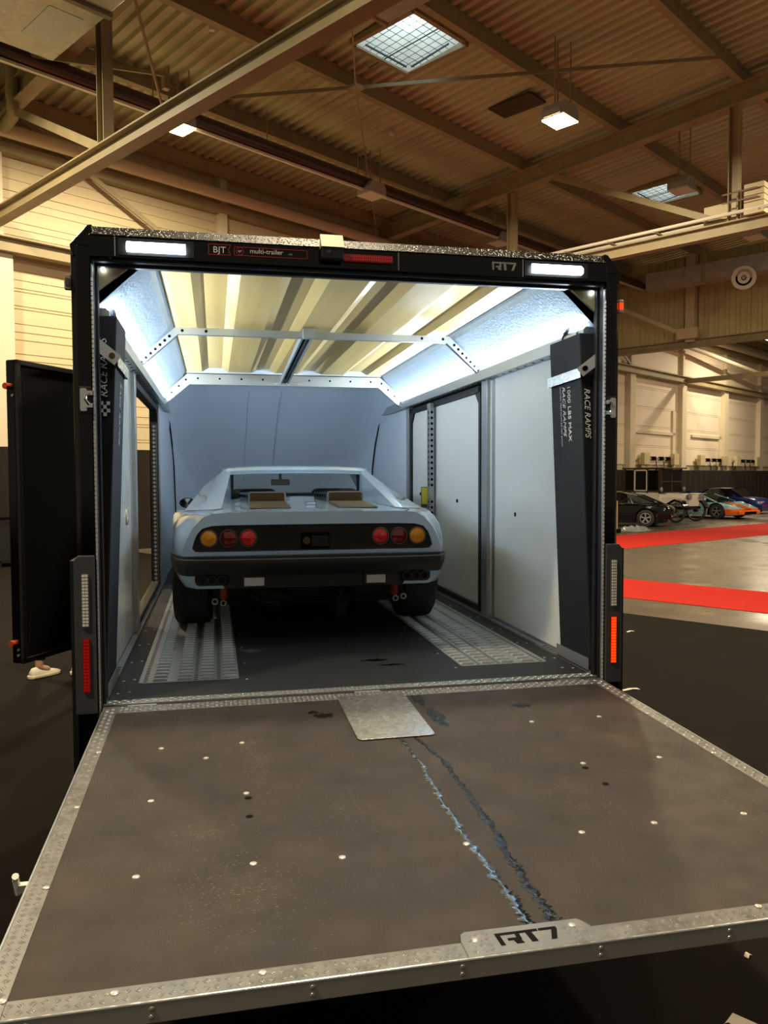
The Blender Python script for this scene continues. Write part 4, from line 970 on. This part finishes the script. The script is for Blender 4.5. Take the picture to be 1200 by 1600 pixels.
# door mirror
dm = MB(); dm.lathe([(0, .05), (.05, .04), (.066, .0), (.07, -.008)], (0, 0, 0), (0, 1, 0), 24); dmo = dm.build('door_mirror', 'car_black', car, 40, loc=(-.915, 1.84, .757)); dmo.scale = (1, 1, .66)
MB().lathe([(.061, -.006), (0, -.007)], (0, 0, 0), (0, 1, 0), 24).build('mirror_glass', 'mirror', dmo); MB().ring((0, -.009, 0), (0, 1, 0), .06, .07, .012, 24).build('mirror_rim', 'hole', dmo)
MB().beam((-.85, 1.84, .745), (-.80, 1.9, .77), .02, .02).build('mirror_stalk', 'car_black', car)
# wheels
def wheel(x, y, wd, r):
    hw = wd/2
    t = MB().lathe([(r*.60, -hw*.9), (r*.72, -hw*1.02), (r*.90, -hw), (r*.975, -hw*.86), (r*.985, -hw*.5), (r*.985, hw*.5), (r*.975, hw*.86), (r*.90, hw), (r*.72, hw*1.02), (r*.60, hw*.9)], ax=(1, 0, 0), n=40).build('wheel', 'tyre', car, 40, loc=(x, y, r))
    k = MB(); n = 34
    for j, cx in enumerate((-.68, -.23, .23, .68)):
        for i in range(n):
            a0 = 2*PI*(i+.5*(j % 2))/n; sk = .09*(1 if j % 2 else -1); da = 2*PI/n*.36; xa, xb = (cx-.185)*hw, (cx+.185)*hw
            vs = []
            for rr in (r*.97, r):
                for xx, aa in ((xa, a0-da-sk), (xb, a0-da+sk), (xb, a0+da+sk), (xa, a0+da-sk)):
                    rx = rr-(.012 if abs(xx) > hw*.8 else 0); vs.append((xx, rx*math.sin(aa), rx*math.cos(aa)))
            k.add(vs, [(4, 5, 6, 7), (0, 1, 5, 4), (1, 2, 6, 5), (2, 3, 7, 6), (3, 0, 4, 7)])
    k.build('tread', 'tyre', t, kind='stuff')
    MB().lathe([(r*.62, -hw*.8), (r*.6, hw*.5), (r*.5, hw*.35), (r*.15, hw*.5), (0, hw*.5)] if x > 0 else [(r*.62, hw*.8), (r*.6, -hw*.5), (r*.5, -hw*.35), (r*.15, -hw*.5), (0, -hw*.5)], ax=(1, 0, 0), n=24).build('rim', 'alu_dull', t, 40)
for s in (-1, 1): wheel(s*.752, 0, .24, .335); wheel(s*.75, 2.5, .21, .325)
# ================================================================== CARS ACROSS THE AISLE
mat('p_black', '070708', .12, coat=.3, spec=.35); mat('p_white', 'cfcabb', .3, coat=.4); mat('p_blue', '16307c', .15, .3, coat=.8); mat('p_skyblue', '8fc0cf', .2, coat=.6); mat('p_orange', 'e06a1c', .25, coat=.5)
mat('brass', 'c9ab6a', .25, .9)
G_ = mat('p_gt', '8fc0cf', .2, coat=.6); nt_ = G_.node_tree; tc_ = nt_.nodes.new('ShaderNodeTexCoord'); sx_ = nt_.nodes.new('ShaderNodeSeparateXYZ'); nt_.links.new(tc_.outputs['Object'], sx_.inputs[0])
def gtm(op, a, v):
    n_ = nt_.nodes.new('ShaderNodeMath'); n_.operation = op; nt_.links.new(a, n_.inputs[0])
    if isinstance(v, float): n_.inputs[1].default_value = v
    else: nt_.links.new(v, n_.inputs[1])
    return n_.outputs[0]
lo_ = gtm('MULTIPLY', gtm('GREATER_THAN', sx_.outputs['Y'], 1.6), gtm('LESS_THAN', gtm('ADD', sx_.outputs['Z'], gtm('MULTIPLY', sx_.outputs['Y'], -.02)), .43))
st_ = gtm('MULTIPLY', gtm('LESS_THAN', gtm('ABSOLUTE', sx_.outputs['X'], 0.0), .26), gtm('GREATER_THAN', sx_.outputs['Y'], 1.2))
mx_ = nt_.nodes.new('ShaderNodeMix'); mx_.data_type = 'RGBA'; nt_.links.new(gtm('MAXIMUM', lo_, st_), mx_.inputs[0]); mx_.inputs[6].default_value = (*lin('8fc0cf'), 1); mx_.inputs[7].default_value = (*lin('e06a1c'), 1); nt_.links.new(mx_.outputs[2], nt_.nodes['Principled BSDF'].inputs['Base Color']); mat('brown_leather', '3a2a1e', .6)
def park(q, p, heading): return H(q, p), heading
def simple_car(name, label, loc, rz, paint, stations, cabin, axles, wr, ww, tw, hub='alu', glass='glass_dark'):
    """stations: (y, half width, z bottom, z shoulder, z centre); cabin: (y, half width belt, z belt, half width roof, z roof)"""
    t = thing(name, label, 'car', loc, rz, 'cars parked across the aisle')
    keys = [(y, [(w*.97, zb), (w, zb+(zs-zb)*.35), (w, zb+(zs-zb)*.65), (w*.97, zs-.03), (w*.90, zs), (w*.6, (zs+zc)/2+.01), (0, zc)]) for y, w, zb, zs, zc in stations]
    rings = []; y = stations[0][0]
    while y <= stations[-1][0]+.001:
        pf = [list(q) for q in crom(keys, y)]
        for a in axles:
            d = abs(y-a)
            if d < wr*1.14:
                za = wr+math.sqrt((wr*1.14)**2-d*d)
                for i in range(4): pf[i][1] = max(pf[i][1], za+.01*i)
        h = [(x, y, z) for x, z in pf]; rings.append(h+[(-x, yy, z) for x, yy, z in reversed(h[:-1])]); y += .06
    MB().loft(rings, cap0=True, cap1=True).build('body', paint, t, smooth=45)
    MB().bx(-stations[2][1]*.7, stations[2][1]*.7, stations[0][0]+.3, stations[-1][0]-.3, .15, .5).build('underbody', 'under', t)
    # cabin: glass loft with roof skin and pillars
    g = MB(); g.loft([[(wb, y, zb), (wr_, y, zr)] for y, wb, zb, wr_, zr in cabin]); g.loft([[(-wb, y, zb), (-wr_, y, zr)] for y, wb, zb, wr_, zr in cabin])
    a, b_ = cabin[0], cabin[-1]; g.build('side_glass', glass, t)
    r = MB(); mid = [c for c in cabin if c[4]-c[2] > .15]
    r.loft([[(c[3]+.01, c[0], c[4]-.01), (c[3]*.6, c[0], c[4]+.025), (0, c[0], c[4]+.035), (-c[3]*.6, c[0], c[4]+.025), (-c[3]-.01, c[0], c[4]-.01)] for c in mid]); r.build('roof', paint, t, smooth=50)
    f, bk = cabin[-1], cabin[0]; m0, m1 = mid[0], mid[-1]
    MB().add([(f[1], f[0], f[2]), (-f[1], f[0], f[2]), (-m1[3], m1[0], m1[4]), (m1[3], m1[0], m1[4])], [(0, 1, 2, 3)]).build('windscreen', glass, t)
    MB().add([(bk[1], bk[0], bk[2]), (-bk[1], bk[0], bk[2]), (-m0[3], m0[0], m0[4]), (m0[3], m0[0], m0[4])], [(0, 1, 2, 3)]).build('rear_window', glass, t)
    for s in (-1, 1):
        c = cabin[len(cabin)//2]
        for e0, e1, wd_ in (((s*f[1], f[0], f[2]), (s*m1[3], m1[0], m1[4]), .06), ((s*bk[1], bk[0], bk[2]), (s*m0[3], m0[0], m0[4]), .09), ((s*c[1], c[0], c[2]), (s*c[3], c[0], c[4]), .06)): MB().beam(e0, e1, wd_, .05).build('pillar', paint, t)
        for a_ in axles:
            wo_ = MB().lathe([(wr*.62, -ww/2), (wr*.9, -ww/2), (wr, -ww*.35), (wr, ww*.35), (wr*.9, ww/2), (wr*.62, ww/2)], ax=(1, 0, 0), n=26).build('wheel', 'tyre', t, 40, loc=(s*tw, a_, wr))
            rm = MB(); rm.ring((s*ww*.3, 0, 0), (s, 0, 0), wr*.55, wr*.66, .03, 24)
            for i in range(5):
                an = 2*PI*i/5
                for dd in (-.12, .12): rm.beam((s*ww*.35, 0, 0), (s*ww*.38, wr*.6*math.sin(an+dd), wr*.6*math.cos(an+dd)), .03, .02, up=(1, 0, 0))
            rm.cyl((s*ww*.2, 0, 0), (s*ww*.42, 0, 0), wr*.13, 10); rm.build('rim', hub, wo_)
            MB().cyl((s*ww*.1, 0, 0), (s*ww*.12, 0, 0), wr*.6, 18).build('brake_disc', 'hole', wo_)
    return t
HF = HZ+PI          # nose towards the aisle
HB = HZ             # nose towards the wall
def at(p, q): return H(p, q, .004)
# light blue and orange mid-engined coupe: front wheel near (31.6, 12.2)
gt = simple_car('gt_coupe', 'light blue and orange mid-engined coupe parked beside the vintage car', at(34.1, 14.0), HF+R(-10), 'p_gt',
    [(-2.25, .80, .30, .80, .84), (-2.1, .92, .22, .88, .92), (-1.3, .98, .2, .90, .95), (-.5, .97, .16, .80, .86), (.5, .95, .16, .74, .78), (1.3, .97, .16, .74, .70), (1.9, .92, .18, .62, .58), (2.3, .78, .2, .48, .46)],
    [(-1.35, .62, .92, .50, .98), (-.7, .74, .85, .58, 1.09), (-.1, .80, .80, .60, 1.125), (.35, .80, .78, .58, 1.10), (1.25, .72, .76, .62, .80)], (-1.35, 1.36), .345, .26, .80); gt.scale = (.97, .97, .89)
b = MB(); b.loft([[(x, y, z) for x in (-.26, -.1, .1, .26)] for y, z in ((1.25, .735), (1.5, .700), (1.75, .645), (2.0, .575), (2.2, .51), (2.31, .475))]); b.build('bonnet_stripe', 'p_orange', gt)
b = MB(); b.bx(-.80, .80, 2.2, 2.36, .2, .40); b.build('front_apron', 'p_orange', gt, bevel=.05); MB().bx(-.45, .45, 2.355, 2.37, .22, .34).build('intake', 'hole', gt)
for s in (-1, 1):
    b = MB(); b.lathe([(0, .05), (.08, .03), (.12, 0)], (s*.62, 2.0, .575), (s*.2, .6, .5), 16); b.build('headlamp', 'lens_clear', gt, 40)
    MB().lathe([(0, .05), (.06, .03), (.08, 0)], (s*.88, .8, .88), (0, 1, 0), 12).build('door_mirror', 'p_skyblue', gt, 40)
# blue saloon
bl = simple_car('saloon', 'blue four-door saloon with rear wing behind the orange-nosed coupe', at(39.2, 14.7), HF+R(-6), 'p_blue',
    [(-2.15, .78, .3, .95, .97), (-1.9, .84, .2, .98, 1.0), (-1.0, .87, .18, .97, .99), (.0, .87, .17, .94, .95), (1.0, .87, .17, .92, .94), (1.8, .84, .18, .80, .86), (2.2, .72, .2, .62, .68)],
    [(-1.5, .72, .97, .60, 1.02), (-.85, .78, .96, .60, 1.36), (-.2, .80, .95, .61, 1.41), (.4, .80, .94, .60, 1.39), (1.15, .74, .93, .62, .97)], (-1.28, 1.27), .315, .21, .74); bl.scale = (.88, .88, .83)
b = MB(); b.bx(-.68, .68, -2.1, -1.85, 1.18, 1.22)
for s in (-1, 1): b.bx(*sorted((s*.6, s*.66)), -2.05, -1.9, .96, 1.2)
b.build('rear_wing', 'p_blue', bl)
for s in (-1, 1): MB().box((s*.6, 2.1, .62), (.32, .12, .13)).build('headlamp', 'lens_clear', bl, bevel=.02); MB().box((s*.9, .75, 1.0), (.16, .08, .11)).build('door_mirror', 'p_blue', bl, bevel=.02)
# black fastback seen from behind
am = simple_car('fastback', 'glossy black classic fastback coupe parked tail to the aisle', at(26.6, 13.9), HB+R(14), 'p_black',
    [(-2.15, .55, .35, .68, .70), (-2.0, .70, .28, .78, .82), (-1.3, .82, .2, .84, .90), (-.4, .83, .18, .84, .88), (.6, .83, .18, .84, .88), (1.5, .82, .18, .82, .88), (2.0, .72, .22, .7, .78), (2.25, .55, .28, .55, .6)],
    [(-1.75, .45, .84, .38, .86), (-.9, .66, .88, .50, 1.20), (-.2, .70, .87, .54, 1.33), (.3, .70, .87, .52, 1.31), (.85, .66, .88, .52, .93)], (-1.25, 1.25), .335, .17, .68, hub='alu_dull', glass='glass_mid'); am.scale = (.9, .9, .9)
b = MB(); b.beam((-.6, -2.2, .42), (.6, -2.2, .42), .06, .07); b.build('rear_bumper', 'chrome', am, bevel=.01)
for s in (-1, 1): MB().lathe([(0, -.04), (.03, -.03), (.04, 0)], (s*.55, -2.08, .66), (0, 1, 0), 12).build('tail_lamp', 'lens_dark_red', am, 40)
for s in (-1, 1): MB().tube([(s*.68, -.75, .90), (s*.60, -.62, 1.14), (s*.68, -.25, .90), (s*.68, -.75, .90)], .012, 6).build('window_trim', 'chrome', am)
# vintage car
vt = thing('vintage_car', 'white vintage car with tall dark cabin, spoked wheels and brass lamps', 'car', at(30.15, 14.1), HF+R(-8), 'cars parked across the aisle')
b = MB(); b.loft([[(x, y, z) for x, z in ((.68, .62), (.72, .85), (.72, 1.12), (-.72, 1.12), (-.72, .85), (-.68, .62))] for y in (-.95, -.2, .62)], True, True, True); b.build('tub', 'p_white', vt, bevel=.04)
b = MB(); b.loft([[(w_*x, y, z) for x, z in ((1, .68), (1, .68+h*.7), (.7, .68+h), (-.7, .68+h), (-1, .68+h*.7), (-1, .68))] for y, w_, h in ((.6, .52, .44), (1.1, .45, .40), (1.55, .38, .35))], True, True, True); b.build('bonnet', 'p_white', vt, bevel=.02)
MB().prism(rr2(-.36, .36, .62, 1.05, .08), (0, 1.55, 0), X, Z, (0, .06, 0)).build('radiator', 'p_white', vt)
b = MB(); b.bx(-.8, .8, -1.05, .85, 2.03, 2.09); b.build('cabin_roof', 'brown_leather', vt, bevel=.03)
for s in (-1, 1):
    for y in (-.95, -.5, .08, .6): MB().beam((s*.72, y, 1.1), (s*.74, y, 2.04), .05, .05).build('cabin_post', 'brown_leather', vt)
    for y0, y1 in ((-.92, -.53), (-.47, .05), (.11, .57)): MB().bx(*sorted((s*.725, s*.731)), y0, y1, 1.2, 1.98).build('cabin_pane', 'glass_mid', vt)
    fr = MB()
    for a, c in (((-.48, 1.2), (.06, 1.2)), ((-.48, 1.98), (.06, 1.98)), ((-.48, 1.2), (-.48, 1.98)), ((.06, 1.2), (.06, 1.98))): fr.beam((s*.745, a[0], a[1]), (s*.745, c[0], c[1]), .04, .04)
    fr.build('window_frame', 'p_white', vt)
    fe = MB(); pts = [(1.78, .55), (1.6, .82), (1.3, .90), (.95, .72), (.6, .45), (-.1, .45), (-.4, .75), (-.8, .92), (-1.15, .82), (-1.3, .55)]
    fe.loft([[(s*.55, y, z), (s*.85, y, z-.01)] for y, z in pts]); fe.loft([[(s*.55, y, z-.03), (s*.85, y, z-.04)] for y, z in pts]); fe.build('mudguard', 'p_black', vt, smooth=60)
    hl_ = MB(); hl_.lathe([(0, -.12), (.08, -.1), (.12, 0), (.12, .03), (0, .04)], (s*.42, 1.68, .98), (0, 1, 0), 16); hl_.build('headlamp', 'alu_dull', vt, 40)
    sl_ = MB(); sl_.lathe([(0, -.06), (.06, -.05), (.09, .02), (0, .05)], (s*.78, .72, 1.25), (0, 1, 0), 14); sl_.build('side_lamp', 'alu_dull', vt, 40)
    for y in (1.28, -.8):
        wo_ = MB().lathe([(.36, -.05), (.41, -.06), (.44, 0), (.41, .06), (.36, .05)], ax=(1, 0, 0), n=28, closed=True).build('wheel', 'tyre', vt, 40, loc=(s*.70, y, .44))
        sp = MB()
        for i in range(12): a = 2*PI*i/12; sp.cyl((0, 0, 0), (0, .37*math.sin(a), .37*math.cos(a)), .009, 6)
        sp.cyl((-.08, 0, 0), (.08, 0, 0), .07, 10); sp.build('spokes', 'brown_leather', wo_)
fr = MB()
for x in (-.70, 0, .70): fr.beam((x, .66, 1.1), (x, .66, 2.03), .04, .04)
for z in (1.12, 1.55, 2.0): fr.beam((-.7, .66, z), (.7, .66, z), .04, .04)
fr.build('windscreen_frame', 'brown_leather', vt); MB().bx(-.68, .68, .655, .665, 1.14, 1.98).build('windscreen', 'glass_mid', vt)
b = MB(); b.bx(-.5, .5, -1.0, 1.6, .5, .6); b.build('chassis', 'p_black', vt)
# ================================================================== SMALL THINGS AND PEOPLE
po = MB().bx(-.10, .10, -.04, .04, .12, 1.0); pt_ = thing('sign_post', 'cream upright board standing by the trailer corner near the red carpet', 'board', H(23.0, 12.1, 0), HZ)
po.build('board', 'wall_panel', pt_); MB().bx(-.12, .12, -.15, .15, 0, .12).build('foot', 'hole', pt_)
rnd = random.Random(5); n = 13; vs = []; fs = []
for i in range(n):
    for j in range(n):
        u, v = i/(n-1)-.5, j/(n-1)-.5; d = max(0, 1-4*(u*u+v*v)); vs.append((u*1.5+rnd.uniform(-.03, .03), v*1.0+rnd.uniform(-.03, .03), .012+d*rnd.uniform(.03, .20)))
for i in range(n-1):
    for j in range(n-1): fs.append((i*n+j, i*n+j+1, i*n+n+j+1, i*n+n+j))
tag(MB().add(vs, fs).build('plastic_sheet', 'plastic_film', loc=H(24.3, 12.1, .0), rot=(0, 0, HZ)), 'crumpled clear plastic sheet on the floor beside the black fastback', 'plastic sheet')
for (x, y, a, w_, h_, lb) in ((3.956, 4.71, .3, .11, .03, 'white paper scrap on the black carpet beside the red strip'), (2.70, 2.444, .1, .16, .04, 'white paper scrap on the black carpet beside the trailer corner'), (1.24, -1.03, .5, .03, .022, 'tiny crumpled scrap on the carpet under the ramp edge')):
    b = MB(); pts = [(-w_/2, -h_/2, 0), (w_*.1, -h_*.3, .006), (w_/2, -h_/2, .0), (w_*.45, h_/2, .004), (-w_*.1, h_*.35, .01), (-w_/2, h_*.3, .001)]
    b.add(pts, [(0, 1, 4, 5), (1, 2, 3, 4)]); b.add([(p_[0], p_[1], p_[2]-.001) for p_ in pts], [(0, 1, 4, 5), (1, 2, 3, 4)])
    tag(b.build('paper_scrap', 'paper', loc=(x, y, .0085), rot=(0, 0, a)), lb, 'paper', 'paper scraps on the carpet')
for (x, y, a, dark, lb) in ((.885, -1.40, R(-78), 1, 'printed leaflet with a dark picture half, on the carpet below the ramp'), (.985, -1.385, R(35), 0, 'plain pale leaflet on the carpet below the ramp')):
    t = thing('leaflet', lb, 'leaflet', (x, y, .006), a)
    MB().bx(-.05, .05, -.07, .07, .0, .002).build('sheet', 'paper', t)
    if dark:
        MB().bx(-.05, .05, -.07, -.005, .0022, .0026).build('picture', 'ink', t); k = MB()
        for i in range(5): k.bx(-.04, .02+.01*(i % 2), .01+i*.011, .014+i*.011, .0022, .0025)
        k.build('print_lines', 'decal_grey', t)
# people
def skinned(name, pts, edges, m_, parent, lv=2):
    me = bpy.data.meshes.new(name); me.from_pydata([p_[:3] for p_ in pts], edges, []); o = bpy.data.objects.new(name, me); COL.objects.link(o); o.parent = parent
    o.modifiers.new('skin', 'SKIN')
    if not me.skin_vertices: me.skin_vertices.new() if hasattr(me.skin_vertices, 'new') else None
    for i, p_ in enumerate(pts):
        r = p_[3]; me.skin_vertices[0].data[i].radius = (r, r if len(p_) < 5 else p_[4]); me.skin_vertices[0].data[i].use_root = (i == 0)
    s = o.modifiers.new('sub', 'SUBSURF'); s.levels = lv; s.render_levels = lv
    me.materials.append(MATS[m_]); return o
def shoe(parent, x, y, a, m1='shoe', m2='sole'):
    rings = []
    for yy, w_, h in ((-.09, .026, .07), (-.07, .036, .095), (-.02, .040, .10), (.04, .042, .085), (.10, .047, .065), (.15, .045, .052), (.185, .032, .04), (.20, .015, .03)):
        rings.append([(w_*math.cos(t), yy, .022+(h-.022)*max(0, math.sin(t))) for t in [PI*i/8 for i in range(9)]])
    o = MB().loft(rings, cap0=True, cap1=True).build('shoe', m1, parent, 60, loc=(x, y, 0), rot=(0, 0, a))
    pl = [(-.045, -.095), (.0, -.11), (.042, -.09), (.045, .0), (.054, .1), (.045, .17), (.01, .21), (-.02, .205), (-.048, .15), (-.05, .06), (-.044, -.02)]
    MB().prism(pl, (0, 0, 0), (1, 0, 0), (0, 1, 0), (0, 0, .03)).build('sole', m2, o, bevel=.008)
    k = MB()
    for i in range(4): k.tube([(-.03, .02+i*.022, .086-i*.007), (0, .03+i*.022, .096-i*.008), (.03, .02+i*.022, .086-i*.007)], .004, 5)
    k.build('laces', 'decal_grey', o); return o
def person(label, loc, rz, top, legs, lh, rh, stride=0):
    """lh, rh: left and right wrist positions"""
    t = thing('person', label, 'person', loc, rz)
    hips = .92
    P = [(0, 0, hips, .13, .10), (0, 0, 1.15, .13, .10), (0, 0, 1.36, .16, .10), (0, .0, 1.48, .06, .06), (0, .02, 1.56, .055, .06), (0, .03, 1.64, .08, .095), (0, .03, 1.72, .075, .09), (0, .02, 1.77, .04, .05)]
    E = [(i, i+1) for i in range(7)]
    def chain(root, pts):
        k = root
        for q in pts: P.append(q); E.append((k, len(P)-1)); k = len(P)-1
        return k
    for s, wr_ in ((-1, lh), (1, rh)):
        chain(0, [(s*.10, 0, .84, .085), (s*.10, .03+s*stride*.5, .48, .055), (s*.09, s*stride*.8, .28, .052), (s*.08, -.01+s*stride, .09, .038), (s*.08, .10+s*stride, .05, .03)])
        sh = Vector((s*.19, 0, 1.40)); wv = Vector(wr_); mid = (sh+wv)/2+Vector((s*.05, -.08, -.05)); d = (wv-mid).normalized()
        k = chain(2, [(*sh, .06), (*mid, .042), (*wv, .028), (*(wv+d*.06), .034, .016)])
        side = d.cross(Vector((s, 0, 0))).normalized()
        pal = wv+d*.07
        for j, (f, L) in enumerate(((-.027, .065), (-.009, .075), (.009, .072), (.027, .055))):
            a = pal+side*f+d*.02; chain(k, [(*a, .009), (*(a+d*L*.55+Vector((0, 0, -.008))), .0085), (*(a+d*L+Vector((0, 0, -.025))), .007)])
        a = wv+d*.03+side*-.03; chain(k-1, [(*a, .011), (*(a+d*.035-side*.02), .010), (*(a+d*.06-side*.022), .008)])
    skinned('body', P, E, 'skin', t)
    Tp = [(0, 0, 1.0, .16, .12), (0, 0, 1.15, .15, .115), (0, 0, 1.36, .18, .12), (0, .0, 1.46, .08, .075)]; TE = [(0, 1), (1, 2), (2, 3)]
    for s, wr_ in ((-1, lh), (1, rh)):
        sh = Vector((s*.19, 0, 1.40)); wv = Vector(wr_); mid = (sh+wv)/2+Vector((s*.05, -.08, -.05)); i = len(Tp)
        Tp += [(*sh, .075), (*mid, .058), (*(wv-(wv-mid)*.08), .042)]; TE += [(2, i), (i, i+1), (i+1, i+2)]
    skinned('jacket', Tp, TE, top, t)
    Lp = [(0, 0, .98, .15, .115)]; LE = []
    for s in (-1, 1): i = len(Lp); Lp += [(s*.10, 0, .82, .10), (s*.10, .03+s*stride*.5, .48, .072), (s*.09, s*stride*.85, .24, .062), (s*.08, -.01+s*stride, .13, .058)]; LE += [(0, i), (i, i+1), (i+1, i+2), (i+2, i+3)]
    skinned('trousers', Lp, LE, legs, t)
    for s in (-1, 1): shoe(t, s*.082, s*stride, -s*.1)
    hr = MB(); hr.lathe([(.0, .15), (.05, .145), (.085, .10), (.10, .04), (.098, -.02), (.085, -.06)], (0, 0, 1.665), (0, -.15, 1), 18); hr.build('hair', 'hair', t, 60)
    for s in (-1, 1):
        e = MB(); e.lathe([(0, .012), (.008, .009), (.011, 0)], (s*.032, .108, 1.665), (0, 1, 0), 10); e.build('eye', 'decal_white', t, 40)
        MB().lathe([(0, .01), (.018, .005), (.028, -.005)], (s*.088, .02, 1.655), (s, 0, 0), 10).build('ear', 'skin', t, 40)
    b = MB(); b.add([(-.014, .115, 1.625), (.014, .115, 1.625), (0, .145, 1.628), (0, .112, 1.67)], [(0, 1, 2), (0, 2, 3), (2, 1, 3)]); b.build('nose', 'skin', t)
    MB().box((0, .113, 1.598), (.045, .012, .010)).build('mouth', 'lens_dark_red', t)
    return t
person('person in navy trousers and white trainers standing behind the open side door', (-2.06, 4.02, .006), R(-52), 'cloth_dark', 'cloth_navy', (-.30, .12, .85), (.30, .12, .85), .158)
person('person in dark clothes resting a hand on the black counter beside the drape', (*H(5.72, 16.9, 0)[:2], .006), HZ+R(-135), 'cloth_navy', 'cloth_dark', (-.25, .1, .9), (.08, .46, 1.04))
ct = thing('counter', 'black flight-case counter beside the standing person at the drape', 'counter', (*H(6.35, 16.75, 0)[:2], .006), HZ)
MB().bx(-.33, .45, -.3, .3, .12, .96).build('case', 'case_dark', ct, bevel=.01); MB().bx(-.35, .47, -.32, .32, .96, 1.0).build('top', 'hole', ct)
for x in (-.25, .37):
    for y in (-.22, .22): MB().cyl((x, y, 0), (x, y, .12), .05, 12).build('castor', 'rubber', ct)
for x in (-.33, .45):
    MB().beam((x, -.305, .12), (x, -.305, .96), .02, .02).build('edge_rail', 'alu', ct)
